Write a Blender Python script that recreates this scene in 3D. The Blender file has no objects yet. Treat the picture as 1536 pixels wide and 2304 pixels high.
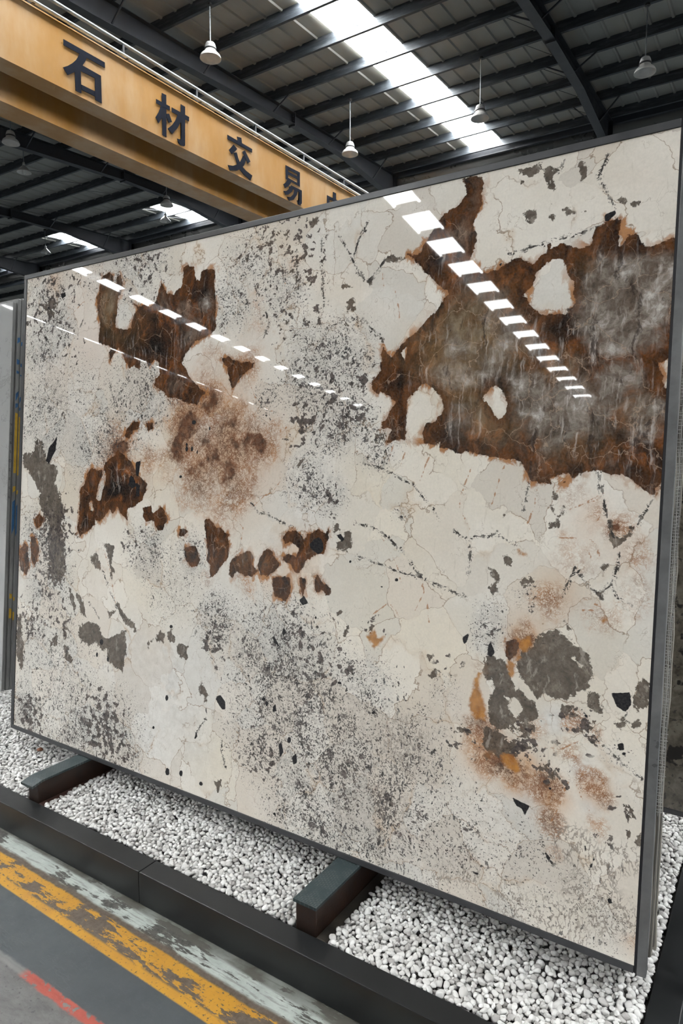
import bpy, bmesh, math, random
import numpy as np
from mathutils import Vector, Matrix

# ------------------------------------------------------------------ camera, world, exposure
SC = bpy.context.scene
COL = SC.collection
ZG = 0.195                                   # floor is z = 0; the slab's lower edge stands ZG above it
F, YAW, PITCH, ROLL, LEAN = 1521.653468, 0.579898, -0.092574, 0.000833, 0.07854
CAM = np.array([0.233281, -1.585923, 1.183847 + ZG])
_fw = np.array([-math.sin(YAW) * math.cos(PITCH), math.cos(YAW) * math.cos(PITCH), math.sin(PITCH)])
_r = np.array([math.cos(YAW), math.sin(YAW), 0.0])
_u = np.cross(_r, _fw)
_r2 = _r * math.cos(ROLL) + _u * math.sin(ROLL)
_u2 = -_r * math.sin(ROLL) + _u * math.cos(ROLL)
cam_data = bpy.data.cameras.new('camera')
cam_data.sensor_fit = 'HORIZONTAL'
cam_data.sensor_width = 36.0
cam_data.lens = F * 36.0 / 1536.0
cam_data.clip_end = 300
cam = bpy.data.objects.new('camera', cam_data)
COL.objects.link(cam)
mw = Matrix.Identity(4)
for i in range(3):
    mw[i][0], mw[i][1], mw[i][2], mw[i][3] = _r2[i], _u2[i], -_fw[i], CAM[i]
cam.matrix_world = mw
SC.camera = cam

world = bpy.data.worlds.new('world')
SC.world = world
world.use_nodes = True
world.node_tree.nodes['Background'].inputs[0].default_value = (0.75, 0.86, 1.0, 1)
world.node_tree.nodes['Background'].inputs[1].default_value = 0.6
SKYLIGHT_STRENGTH = 17.0
SC.view_settings.view_transform = 'Standard'
SC.view_settings.look = 'None'
SC.view_settings.gamma = 1.0
SC.view_settings.use_curve_mapping = False
SC.view_settings.exposure = 1.72
SC.cycles.max_bounces = 4
SC.cycles.diffuse_bounces = 3
SC.cycles.glossy_bounces = 2
SC.cycles.transmission_bounces = 1
SC.cycles.use_adaptive_sampling = True
SC.cycles.adaptive_threshold = 0.1
SC.cycles.adaptive_min_samples = 12

# ------------------------------------------------------------------ measuring helpers (photo pixel -> point on a known plane)
def pix_ray(x, y):
    a, b = (x - 768.0) / F, (y - 1152.0) / F
    return a * _r2 - b * _u2 + _fw

def on_plane(x, y, p0, n):
    d = pix_ray(x, y)
    return CAM + d * (np.dot(np.asarray(p0, float) - CAM, n) / np.dot(d, n))

_SN = np.array([0, -math.cos(LEAN), math.sin(LEAN)])
def slab_uv(x, y):
    p = on_plane(x, y, (0, 0, ZG), _SN)
    return p[0], (p[2] - ZG) / math.cos(LEAN)

# ------------------------------------------------------------------ object helpers
def link(o, parent=None):
    COL.objects.link(o)
    if parent is not None:
        o.parent = parent
    return o

def tag(o, label=None, cat=None, group=None, kind=None):
    if label: o['label'] = label
    if cat: o['category'] = cat
    if group: o['group'] = group
    if kind: o['kind'] = kind
    return o

def empty(name, loc=(0, 0, 0), rot=(0, 0, 0), parent=None):
    o = bpy.data.objects.new(name, None)
    o.empty_display_size = 0.1
    o.location = loc
    o.rotation_euler = rot
    return link(o, parent)

def mesh_obj(name, verts, faces, mat, parent=None, smooth=False, loc=(0, 0, 0)):
    me = bpy.data.meshes.new(name)
    me.from_pydata([tuple(map(float, v)) for v in verts], [], faces)
    me.update()
    if smooth:
        me.polygons.foreach_set('use_smooth', [True] * len(me.polygons))
    if mat: me.materials.append(mat)
    o = bpy.data.objects.new(name, me)
    o.location = loc
    return link(o, parent)

class MB:
    """Collects boxes, prisms and tubes into one mesh."""
    def __init__(self):
        self.v, self.f = [], []
    def add(self, vs, fs):
        n = len(self.v)
        self.v += [tuple(map(float, p)) for p in vs]
        self.f += [tuple(i + n for i in q) for q in fs]
        return self
    def box(self, x0, x1, y0, y1, z0, z1, c=0.0):
        if c <= 0:
            vs = [(x, y, z) for x in (x0, x1) for y in (y0, y1) for z in (z0, z1)]
            return self.add(vs, [(0, 1, 3, 2), (4, 6, 7, 5), (0, 4, 5, 1), (2, 3, 7, 6), (0, 2, 6, 4), (1, 5, 7, 3)])
        bm = bmesh.new()
        bmesh.ops.create_cube(bm, size=1.0)
        for w in bm.verts:
            w.co = Vector(((x0 + x1) / 2 + w.co.x * (x1 - x0), (y0 + y1) / 2 + w.co.y * (y1 - y0), (z0 + z1) / 2 + w.co.z * (z1 - z0)))
        bmesh.ops.bevel(bm, geom=bm.edges[:], offset=c, segments=2, profile=0.6, affect='EDGES')
        bm.verts.index_update()
        self.add([w.co for w in bm.verts], [tuple(w.index for w in f.verts) for f in bm.faces])
        bm.free()
        return self
    def prism(self, pts, axis, a, b):
        """Extrude a 2-D outline along an axis from a to b (outline given in the two other axes, cyclic order)."""
        n = len(pts)
        def P(p, t):
            if axis == 'x': return (t, p[0], p[1])
            if axis == 'y': return (p[0], t, p[1])
            return (p[0], p[1], t)
        vs = [P(p, a) for p in pts] + [P(p, b) for p in pts]
        fs = [tuple(range(n))[::-1], tuple(range(n, 2 * n))]
        fs += [(i, (i + 1) % n, n + (i + 1) % n, n + i) for i in range(n)]
        return self.add(vs, fs)
    def tube(self, p, q, r, seg=8):
        p, q = Vector(p), Vector(q)
        d = (q - p).normalized()
        a = d.orthogonal().normalized()
        b = d.cross(a)
        vs = []
        for c in (p, q):
            for i in range(seg):
                t = 2 * math.pi * i / seg
                vs.append(c + a * (r * math.cos(t)) + b * (r * math.sin(t)))
        fs = [(i, (i + 1) % seg, seg + (i + 1) % seg, seg + i) for i in range(seg)]
        fs += [tuple(range(seg))[::-1], tuple(range(seg, 2 * seg))]
        return self.add(vs, fs)
    def lathe(self, prof, seg=28, close=False):
        n = len(prof)
        vs = [(r * math.cos(2 * math.pi * k / seg), r * math.sin(2 * math.pi * k / seg), z) for r, z in prof for k in range(seg)]
        fs = []
        for i in range(n - 1 + (1 if close else 0)):
            for k in range(seg):
                a, b = i * seg, ((i + 1) % n) * seg
                fs.append((a + k, a + (k + 1) % seg, b + (k + 1) % seg, b + k))
        return self.add(vs, fs)
    def build(self, name, mat, parent=None, smooth=False, loc=(0, 0, 0)):
        return mesh_obj(name, self.v, self.f, mat, parent, smooth, loc)

# ------------------------------------------------------------------ node helpers
class NT:
    def __init__(self, name):
        self.m = bpy.data.materials.new(name)
        self.m.use_nodes = True
        self.t = self.m.node_tree
        self.t.nodes.clear()
        self.out = self.t.nodes.new('ShaderNodeOutputMaterial')
        self.bsdf = self.t.nodes.new('ShaderNodeBsdfPrincipled')
        self.t.links.new(self.bsdf.outputs[0], self.out.inputs[0])
        tc = self.t.nodes.new('ShaderNodeTexCoord')
        self.p = tc.outputs['Object']
    def _in(self, sock, v):
        if v is None: return
        if isinstance(v, bpy.types.NodeSocket): self.t.links.new(v, sock)
        elif isinstance(v, (tuple, list)) and sock.type == 'RGBA': sock.default_value = (*v[:3], 1)
        else: sock.default_value = v
    def math(self, op, a, b=None, clamp=False):
        n = self.t.nodes.new('ShaderNodeMath'); n.operation = op; n.use_clamp = clamp
        self._in(n.inputs[0], a); self._in(n.inputs[1], b)
        return n.outputs[0]
    def add(self, a, b): return self.math('ADD', a, b)
    def sub(self, a, b): return self.math('SUBTRACT', a, b)
    def mul(self, a, b): return self.math('MULTIPLY', a, b)
    def mx(self, a, b): return self.math('MAXIMUM', a, b)
    def mn(self, a, b): return self.math('MINIMUM', a, b)
    def vscale(self, v, s, off=(0, 0, 0), rot=(0, 0, 0)):
        n = self.t.nodes.new('ShaderNodeMapping')
        self._in(n.inputs['Vector'], v)
        n.inputs['Scale'].default_value = s if isinstance(s, tuple) else (s, s, s)
        n.inputs['Location'].default_value = off
        n.inputs['Rotation'].default_value = rot
        return n.outputs[0]
    def vadd(self, a, b):
        n = self.t.nodes.new('ShaderNodeVectorMath'); n.operation = 'ADD'
        self._in(n.inputs[0], a); self._in(n.inputs[1], b)
        return n.outputs[0]
    def vmul(self, a, s):
        n = self.t.nodes.new('ShaderNodeVectorMath'); n.operation = 'SCALE'
        self._in(n.inputs[0], a); self._in(n.inputs['Scale'], s)
        return n.outputs[0]
    def noise(self, scale, detail=3, v=None, rough=0.55, color=False, dist=0.0):
        n = self.t.nodes.new('ShaderNodeTexNoise')
        self._in(n.inputs['Vector'], self.p if v is None else v)
        n.inputs['Scale'].default_value = scale; n.inputs['Detail'].default_value = detail
        n.inputs['Roughness'].default_value = rough; n.inputs['Distortion'].default_value = dist
        return n.outputs['Color'] if color else n.outputs['Fac']
    def voro(self, scale, v=None, feature='DISTANCE_TO_EDGE', out='Distance', rnd=1.0):
        n = self.t.nodes.new('ShaderNodeTexVoronoi'); n.feature = feature
        self._in(n.inputs['Vector'], self.p if v is None else v)
        n.inputs['Scale'].default_value = scale; n.inputs['Randomness'].default_value = rnd
        return n.outputs[out]
    def step(self, x, a, b):
        """smoothstep of x from a (0) to b (1); a > b falls."""
        n = self.t.nodes.new('ShaderNodeMapRange'); n.interpolation_type = 'SMOOTHSTEP'
        rev = (not isinstance(a, bpy.types.NodeSocket)) and (not isinstance(b, bpy.types.NodeSocket)) and a > b
        self._in(n.inputs['Value'], x)
        self._in(n.inputs['From Min'], b if rev else a); self._in(n.inputs['From Max'], a if rev else b)
        n.inputs['To Min'].default_value = 1.0 if rev else 0.0
        n.inputs['To Max'].default_value = 0.0 if rev else 1.0
        return n.outputs['Result']
    def lin(self, x, a, b, c, d):
        n = self.t.nodes.new('ShaderNodeMapRange')
        self._in(n.inputs['Value'], x)
        for k, s in zip((a, b, c, d), ('From Min', 'From Max', 'To Min', 'To Max')): n.inputs[s].default_value = k
        return n.outputs['Result']
    def mix(self, f, a, b, mode='MIX'):
        n = self.t.nodes.new('ShaderNodeMix'); n.data_type = 'RGBA'; n.blend_type = mode
        self._in(n.inputs[0], f); self._in(n.inputs[6], a); self._in(n.inputs[7], b)
        return n.outputs[2]
    def ramp(self, x, stops):
        n = self.t.nodes.new('ShaderNodeValToRGB')
        e = n.color_ramp.elements
        while len(e) < len(stops): e.new(0.5)
        for i, (p, c) in enumerate(stops):
            e[i].position = p; e[i].color = (*c, 1)
        self._in(n.inputs[0], x)
        return n.outputs[0]
    def attr(self, name):
        n = self.t.nodes.new('ShaderNodeAttribute'); n.attribute_name = name
        s = self.t.nodes.new('ShaderNodeSeparateColor')
        self.t.links.new(n.outputs['Color'], s.inputs[0])
        return s.outputs[0], s.outputs[1], s.outputs[2], n.outputs['Alpha']
    def sep(self, v):
        n = self.t.nodes.new('ShaderNodeSeparateXYZ'); self._in(n.inputs[0], v)
        return n.outputs
    def rand(self):
        return self.t.nodes.new('ShaderNodeObjectInfo').outputs['Random']
    def bump(self, h, strength=0.3, dist=0.005):
        n = self.t.nodes.new('ShaderNodeBump'); n.inputs['Strength'].default_value = strength
        n.inputs['Distance'].default_value = dist
        self._in(n.inputs['Height'], h); self.t.links.new(n.outputs[0], self.bsdf.inputs['Normal'])
    def done(self, color=None, rough=0.5, metal=0.0, ior=1.5, **kw):
        b = self.bsdf.inputs
        self._in(b['Base Color'], color); self._in(b['Roughness'], rough); self._in(b['Metallic'], metal)
        b['IOR'].default_value = ior
        for k, v in kw.items(): self._in(b[k], v)
        return self.m

def srgb(r, g, b):
    f = lambda c: (c / 255 / 12.92) if c / 255 <= 0.04045 else ((c / 255 + 0.055) / 1.055) ** 2.4
    return (f(r), f(g), f(b))

def worn(name, c0, c1, scale=6, rough=0.45, metal=0.0, bump=0.0, detail=5, ior=1.5):
    n = NT(name)
    x = n.noise(scale, detail, rough=0.65)
    col = n.ramp(x, [(0.3, c0), (0.7, c1)])
    if bump: n.bump(n.noise(scale * 8, 3), bump, 0.003)
    return n.done(col, n.lin(x, 0.3, 0.7, rough - 0.08, rough + 0.1), metal, ior)
# ------------------------------------------------------------------ stone pattern: where each mineral lies in the slab
# Outlines are listed per tile (tile origin, then points at three times the photograph's scale) and laid on the slab's own plane.
SW, SH, STEP = 2.495, 1.905, 0.004
GX, GZ = int(SW / STEP) + 1, int(SH / STEP) + 1
gu = np.linspace(-SW, 0.0, GX)
gv = np.linspace(0.0, SH, GZ)
UU, VV = np.meshgrid(gu, gv)                 # row = v
FAR = 0.08

def T(ox, oy, *pts):
    return np.array([slab_uv(ox + x / 3.0, oy + y / 3.0) for x, y in pts])

def _window(P, m):
    i0, i1 = np.searchsorted(gu, P[:, 0].min() - m), np.searchsorted(gu, P[:, 0].max() + m)
    j0, j1 = np.searchsorted(gv, P[:, 1].min() - m), np.searchsorted(gv, P[:, 1].max() + m)
    return slice(max(j0, 0), max(j1, 0)), slice(max(i0, 0), max(i1, 0))

def seg_dist(P, closed, m=FAR):
    w = _window(P, m)
    X, Y = UU[w], VV[w]
    d = np.full(X.shape, 9.0)
    ins = np.zeros(X.shape, bool)
    n = len(P)
    for i in range(n if closed else n - 1):
        a, b = P[i], P[(i + 1) % n]
        e = b - a
        L = max(e @ e, 1e-12)
        t = np.clip(((X - a[0]) * e[0] + (Y - a[1]) * e[1]) / L, 0, 1)
        d = np.minimum(d, np.hypot(X - a[0] - t * e[0], Y - a[1] - t * e[1]))
        if closed and a[1] != b[1]:
            c = ((a[1] > Y) != (b[1] > Y)) & (X < (b[0] - a[0]) * (Y - a[1]) / (b[1] - a[1]) + a[0])
            ins ^= c
    return w, d, ins

class Field:
    def __init__(self): self.a = np.full(UU.shape, -FAR)
    def add(self, *polys):
        for P in polys:
            w, d, ins = seg_dist(P, True)
            self.a[w] = np.maximum(self.a[w], np.where(ins, d, -d).clip(-FAR, FAR))
        return self
    def cut(self, *polys):
        for P in polys:
            w, d, ins = seg_dist(P, True)
            self.a[w] = np.minimum(self.a[w], np.where(ins, -d, d).clip(-FAR, FAR))
        return self
    def dot(self, ox, oy, *pts):
        for x, y, rx, ry in pts:
            self.add(T(ox, oy, *[(x + rx * math.cos(t), y + ry * math.sin(t)) for t in np.linspace(0, 2 * math.pi, 9)[:-1]]))
        return self

def lines(*ls):
    a = np.full(UU.shape, FAR)
    for P in ls:
        w, d, _ = seg_dist(P, False, 0.06)
        a[w] = np.minimum(a[w], d)
    return a

def blobs(*bs):
    """Soft spots: photo x, photo y, radius in photo pixels, amount."""
    a = np.zeros(UU.shape)
    for x, y, r, k in bs:
        c, e = slab_uv(x, y), slab_uv(x + r, y)
        R = abs(e[0] - c[0]) * 0.95
        a = np.maximum(a, k * np.exp(-(((UU - c[0]) ** 2 + (VV - c[1]) ** 2) / (R * R)) ** 1.3))
    return a

brown = Field().add(
    T(0, 600, (690,60),(735,40),(765,60),(765,110),(785,110),(790,70),(815,60),(828,120),(815,190),(800,195),(790,300),(780,410),(820,425),(885,415),(900,330),(925,290),(900,245),(930,265),(985,250),(1010,270),(1050,240),(1075,160),(1090,105),(1125,180),(1170,190),(1230,120),(1240,60),(1235,5),(1270,-20),(1310,0),(1325,90),(1350,100),(1365,20),(1400,10),(1450,20),(1445,120),(1460,250),(1450,350),(1460,420),(1400,470),(1330,500),(1260,580),(1230,650),(1270,730),(1300,770),(1350,820),(1400,850),(1370,870),(1330,930),(1250,920),(1200,890),(1130,880),(1090,830),(1040,800),(1050,760),(1075,730),(1070,650),(1045,625),(1005,680),(985,640),(950,640),(940,690),(900,670),(870,690),(850,640),(800,540),(770,590),(740,640),(735,580),(750,550),(670,510),(665,470),(675,400),(660,280),(650,210),(665,180)),
    T(400, 480, (290,975),(340,965),(380,980),(430,1000),(520,1010),(510,1040),(440,1090),(400,1140),(370,1190),(350,1150),(340,1090),(330,1040)),
    T(0, 960, (650,290),(690,290),(690,330),(660,400),(650,480),(680,500),(690,440),(720,330),(700,280),(710,240),(760,200),(800,160),(840,190),(900,260),(920,300),(950,340),(990,390),(985,430),(960,500),(900,540),(860,550),(860,640),(830,600),(790,550),(760,590),(740,560),(700,620),(670,640),(640,620),(640,660),(600,700),(540,740),(520,690),(530,600),(540,500),(535,430),(570,380),(590,310),(620,280)),
    T(0, 960, (960,540),(1020,530),(1030,590),(1080,540),(1110,560),(1130,620),(1100,700),(1060,690),(1030,640),(990,640),(970,610)),
    T(400, 900, (175,815),(210,808),(260,850),(345,905),(330,930),(350,990),(345,1040),(330,1080),(300,1110),(270,1160),(240,1190),(215,1200),(220,1120),(190,1070),(200,1030),(195,960),(185,890)),
    T(400, 900, (45,990),(100,980),(130,1010),(150,1080),(130,1120),(90,1130),(60,1090),(45,1040)),
    T(400, 900, (365,1070),(440,1030),(490,1010),(510,1060),(505,1110),(530,1150),(500,1190),(450,1185),(400,1160),(370,1200),(340,1180),(350,1110)),
    T(400, 900, (550,1060),(600,1005),(640,1020),(660,1080),(690,1110),(660,1150),(600,1200),(560,1180),(540,1120)),
    T(400, 900, (705,930),(740,880),(790,875),(830,900),(850,950),(880,900),(950,870),(970,890),(1000,900),(1015,870),(1020,930),(1000,1000),(985,1040),(940,1040),(900,1070),(860,1090),(855,1130),(820,1165),(780,1160),(760,1110),(710,1075),(710,1050),(760,1040),(800,1050),(815,1010),(800,980),(760,960),(720,980)),
    T(400, 900, (640,1200),(690,1185),(750,1200),(770,1270),(750,1320),(720,1360),(690,1340),(650,1330),(640,1260)),
    T(400, 900, (820,1210),(860,1195),(870,1215),(855,1300),(840,1330),(825,1280)),
    T(400, 900, (920,1190),(945,1175),(965,1230),(1000,1240),(1035,1270),(1030,1310),(1000,1320),(970,1290),(930,1300),(925,1240)),
    T(0, 960, (135,830),(165,780),(190,810),(190,870),(200,950),(180,1000),(140,970),(130,900)),
    T(0, 960, (205,740),(235,740),(265,830),(250,900),(230,940),(210,900)),
    T(0, 960, (230,640),(265,580),(295,620),(280,670),(250,690)),
    T(0, 960, (1210,690),(1240,680),(1270,700),(1240,740),(1205,740)),
    T(0, 600, (840,1140),(850,1100),(900,1045),(940,1050),(940,1090),(900,1110),(880,1150),(855,1165)),
    T(0, 600, (975,1050),(1030,1050),(1040,1095),(1000,1105)),
    T(960, 1180, (530,790),(600,770),(620,800),(610,870),(560,920),(530,880)),
)
# the large smoky crystal at the slab's right end
brown.add(np.vstack([
    T(800, 380, (240,1265),(300,1200),(420,1080),(560,940),(620,840),(540,770),(470,690),(390,610),(350,575),(380,580),(440,560),(480,480),(540,390),(600,290),(680,260),(745,170),(740,100),(715,70),(790,40),(850,55),(870,100),(850,170),(860,230),(820,310),(790,370),(820,440),(800,540),(765,620),(870,700),(950,680),(1010,640),(1070,600),(1120,600),(1200,640),(1230,600),(1280,570),(1300,490)),
    T(1024, 280, (650,800),(650,840),(670,830),(720,810),(780,820),(850,825),(920,810),(930,740),(960,700),(1000,690),(1010,650),(1060,640),(1100,620),(1115,640),(1110,700),(1105,820),(1150,780),(1160,740),(1220,740),(1260,790),(1320,825),(1400,800),(1460,770),(1600,740)),
    T(1024, 700, (1600,1100),(1385,1160),(1340,1240),(1280,1200),(1200,1150),(1120,1110),(1010,1100),(950,1080),(870,1100),(800,1130),(760,1100),(740,1150),(640,1170),(580,1160),(510,1150),(490,1100),(460,1040),(390,1000),(330,990),(240,980),(160,960),(80,950),(0,960)),
    T(800, 900, (660,350),(600,330),(570,320),(570,280),(540,300),(345,275),(260,265),(210,290),(215,260),(240,200),(180,190),(180,150),(265,15),(160,-70)),
    T(800, 380, (155,1560),(130,1510),(105,1450),(120,1420),(170,1360),(160,1330),(180,1300),(165,1250),(180,1200),(210,1240))]))
brown.cut(
    T(1024, 280, (655,910),(725,910),(745,970),(770,1030),(800,1060),(800,1150),(805,1230),(750,1245),(750,1275),(640,1280),(560,1270),(510,1230),(480,1190),(460,1150),(520,1090),(550,1010),(590,960),(620,930)),
    T(1024, 700, (190,580),(240,520),(290,500),(310,540),(345,630),(340,690),(290,735),(270,700),(230,640)),
    T(1024, 700, (1480,290),(1370,350),(1400,440),(1415,520),(1480,530)),
    T(1024, 700, (630,1130),(755,1100),(740,1160),(660,1185)),
    T(800, 900, (345,-10),(340,280),(460,290),(460,250),(455,220),(470,150),(540,150),(590,60),(580,0),(540,-60),(500,-100),(471,-108),(440,-95),(380,-40)),
    T(400, 480, (1240,1250),(1320,1190),(1350,1230),(1385,1210),(1465,1275),(1420,1350),(1340,1470),(1290,1450),(1240,1380)),
    T(0, 960, (595,510),(620,500),(635,570),(610,570)),
    T(0, 600, (870,700),(905,670),(930,730),(890,760)), T(0, 600, (945,660),(970,645),(1000,720),(960,760)),
    T(800, 380, (330,1290),(345,1200),(300,1240)))

grey = Field().add(
    T(0, 600, (340,195),(395,215),(400,250),(375,300),(370,340),(330,340),(310,300),(280,260),(310,240)),
    T(0, 960, (150,180),(230,160),(235,90),(270,85),(300,150),(320,240),(380,260),(395,320),(370,380),(400,420),(420,500),(460,560),(430,640),(450,700),(440,800),(450,880),(450,1000),(420,1060),(350,1060),(310,990),(320,900),(320,800),(330,700),(290,600),(260,500),(270,450),(230,370),(190,300),(160,270)),
    T(0, 960, (610,890),(655,835),(690,975),(640,950)), T(0, 960, (705,790),(780,790),(750,930),(770,960),(755,1050),(740,960)),
    T(0, 960, (450,1080),(470,1060),(510,1200),(510,1270),(480,1210)), T(0, 960, (510,1120),(540,1130),(570,1200),(585,1290),(550,1270)),
    T(0, 960, (1250,820),(1300,800),(1340,850),(1350,900),(1310,950),(1270,940),(1250,880)),
    T(0, 1350, (530,170),(600,145),(670,170),(690,240),(720,255),(850,205),(850,350),(845,400),(825,490),(790,470),(725,410),(720,340),(690,345),(650,300),(600,310),(540,280),(525,220)),
    T(0, 1350, (790,10),(830,70),(860,130),(905,145),(925,230),(900,200),(840,160),(800,80)), T(0, 1350, (730,80),(790,60),(780,90),(740,120)),
    T(0, 1350, (415,190),(440,160),(460,190),(440,270),(420,260)), T(0, 1350, (330,270),(380,230),(390,310),(340,320)),
    T(0, 1350, (395,290),(440,290),(500,400),(490,430),(440,420),(430,340)), T(0, 1350, (1050,230),(1085,210),(1120,230),(1100,290),(1055,280)),
    T(0, 1350, (1125,215),(1160,190),(1185,270),(1170,295),(1130,260)), T(0, 1350, (1190,330),(1200,290),(1270,310),(1260,400),(1220,395),(1200,350)),
    T(0, 1350, (985,285),(1040,260),(1000,330)), T(0, 1350, (1340,590),(1370,560),(1400,600),(1395,680),(1370,720),(1375,640),(1345,640)),
    T(0, 1350, (110,100),(150,90),(165,300),(165,400),(145,490),(110,370)), T(0, 1350, (1445,1220),(1505,1205),(1480,1280),(1470,1310)),
    T(960, 1180, (610,1000),(620,900),(640,850),(720,830),(720,760),(790,730),(900,720),(990,810),(1080,860),(1110,930),(1110,1040),(1080,1100),(1000,1140),(950,1190),(870,1180),(800,1150),(740,1180),(700,1120),(640,1040)),
    T(960, 1180, (370,960),(390,910),(450,885),(510,900),(540,950),(550,1020),(590,1080),(640,1110),(680,1150),(740,1240),(750,1300),(700,1340),(600,1330),(560,1400),(480,1390),(430,1350),(420,1250),(430,1150),(450,1110),(420,1060),(380,1020)),
    T(960, 1180, (1080,1140),(1150,1130),(1190,1220),(1190,1280),(1150,1290),(1100,1240)), T(960, 1180, (910,1190),(1000,1250),(1060,1300),(1030,1330),(930,1300)),
    T(960, 1180, (1050,1340),(1130,1340),(1160,1390),(1120,1440),(1050,1400)), T(960, 1180, (1380,1150),(1460,1040),(1530,1080),(1500,1200),(1430,1260),(1390,1210)),
    T(960, 1180, (1270,1340),(1340,1310),(1345,1350),(1300,1410),(1270,1380)), T(960, 1180, (1390,1325),(1430,1320),(1445,1365),(1390,1365)),
    T(960, 1180, (610,380),(660,350),(730,380),(700,420),(650,430)), T(960, 1180, (515,215),(540,195),(580,250),(575,290),(520,260)),
    T(960, 1180, (420,300),(460,290),(500,350),(480,390),(440,350)), T(960, 1180, (390,430),(450,390),(480,460),(440,470)),
    T(960, 1180, (1120,445),(1195,445),(1190,520),(1160,500)), T(960, 1180, (10,1020),(60,980),(90,990),(60,1060),(30,1050)),
    T(960, 1180, (-10,870),(30,860),(45,890),(20,930)), T(960, 1180, (1190,260),(1230,280),(1210,310),(1180,320),(1160,300)),
    T(960, 1180, (690,335),(730,360),(725,400),(700,380)), T(960, 1180, (925,660),(960,670),(970,710),(935,700)),
    T(960, 1180, (600,1350),(660,1340),(750,1360),(740,1420),(660,1440),(620,1400)), T(960, 1180, (170,1360),(260,1340),(290,1400),(220,1420)),
    T(960, 1600, (740,390),(800,325),(870,360),(830,390),(760,410)), T(960, 1600, (800,420),(880,400),(890,460),(820,460)),
    T(960, 1600, (370,290),(410,270),(440,310),(400,350)), T(960, 1600, (1330,640),(1390,650),(1420,720),(1360,740)),
    T(960, 1600, (1335,790),(1370,780),(1370,850),(1340,840)), T(960, 1600, (1400,880),(1440,820),(1450,900),(1420,940)),
    T(400, 900, (1060,960),(1110,940),(1130,890),(1170,890),(1170,990),(1140,1025),(1080,1010)), T(400, 900, (1310,230),(1340,190),(1400,220),(1400,270),(1350,300),(1315,280)),
    T(400, 900, (785,450),(800,400),(850,390),(860,420),(820,480)), T(400, 900, (1045,840),(1090,830),(1100,880),(1060,890)),
    T(1024, 280, (465,600),(500,580),(545,590),(550,630),(510,670),(480,640)), T(1024, 280, (810,290),(860,200),(865,250),(895,290),(890,350),(860,365),(840,330)),
    T(1024, 280, (590,290),(640,270),(690,310),(650,350),(620,400),(590,330)), T(1024, 280, (420,310),(500,290),(590,260),(560,320),(500,370),(440,330)),
    T(1024, 280, (620,400),(650,380),(685,420),(660,450)), T(1024, 280, (690,565),(720,567),(770,580),(840,590),(880,580),(870,600),(790,604),(710,582)),
    T(1024, 280, (1095,510),(1130,490),(1165,530)), T(1024, 280, (1175,525),(1210,515),(1240,530),(1195,560)), T(1024, 280, (1150,740),(1200,710),(1225,740)),
    T(1024, 280, (430,370),(460,360),(470,390),(440,410)), T(1024, 280, (630,610),(655,610),(655,640),(630,635)), T(1024, 280, (640,535),(660,530),(660,555),(645,555)),
    T(400, 480, (1140,600),(1170,575),(1200,590),(1190,620),(1210,640),(1180,690),(1150,650)), T(400, 480, (1130,740),(1170,730),(1165,790),(1140,780)),
    T(400, 480, (1205,720),(1240,705),(1270,750),(1230,755)), T(400, 480, (1310,780),(1345,735),(1340,765),(1320,790)),
    T(400, 480, (880,910),(910,860),(945,890),(900,930)), T(400, 480, (1080,490),(1100,470),(1200,500),(1150,495),(1110,515)),
    T(400, 480, (1390,315),(1430,288),(1536,298),(1540,320),(1450,328)), T(400, 480, (1225,1060),(1320,1020),(1340,1015),(1300,1050),(1250,1075)),
    T(400, 480, (690,130),(750,120),(745,160),(720,180)), T(400, 480, (800,150),(840,130),(835,180),(810,190)), T(400, 480, (875,60),(920,20),(970,50),(890,110)),
    T(400, 480, (1270,460),(1310,430),(1310,490),(1285,500)), T(400, 480, (1215,430),(1240,440),(1250,460),(1225,450)), T(400, 480, (1365,840),(1390,850),(1385,880),(1370,870)),
    T(400, 480, (445,310),(470,260),(490,300),(460,350)), T(400, 480, (240,780),(320,710),(330,750),(280,790)), T(400, 480, (590,170),(620,140),(625,200),(600,220)),
    T(400, 480, (640,130),(665,140),(660,200),(640,180)), T(400, 480, (560,210),(580,210),(580,270),(560,270)), T(400, 480, (490,230),(500,205),(510,250),(495,260)),
    T(400, 480, (760,380),(790,370),(795,430),(765,430)), T(400, 480, (780,470),(805,460),(810,540),(785,540)),
    T(400, 480, (720,720),(755,720),(745,770),(725,760)), T(400, 480, (835,735),(870,730),(875,760),(840,765)), T(400, 480, (780,780),(805,775),(800,830),(785,820)),
    T(400, 480, (1100,1400),(1160,1370),(1180,1420),(1130,1470)), T(400, 480, (1040,1250),(1075,1240),(1080,1290),(1050,1300)), T(400, 480, (1230,1400),(1265,1390),(1265,1450),(1235,1450)),
    T(400, 480, (1205,1160),(1250,1150),(1255,1190),(1215,1200)), T(1024, 700, (610,1420),(690,1400),(700,1440),(640,1475)), T(1024, 700, (640,1190),(660,1200),(690,1280),(665,1270)),
    T(1024, 700, (645,1310),(665,1330),(690,1380),(720,1330),(735,1310),(730,1370),(690,1400),(655,1370)), T(1024, 700, (315,1365),(345,1360),(350,1385),(325,1390)),
    T(960, 1180, (1230,-20),(1262,60),(1300,90),(1350,50),(1420,-10),(1370,90),(1320,140),(1265,150),(1240,100)),
    T(400, 1350, (1110,260),(1140,160),(1165,170),(1130,250)), T(400, 1350, (1270,200),(1330,160),(1300,230)), T(400, 1350, (1035,140),(1090,75),(1100,90),(1050,150)),
)
grey.add(T(960, 1180, (380,1350),(480,1390),(560,1440),(640,1420),(720,1450),(700,1536),(560,1590),(430,1570),(370,1480)))
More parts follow.
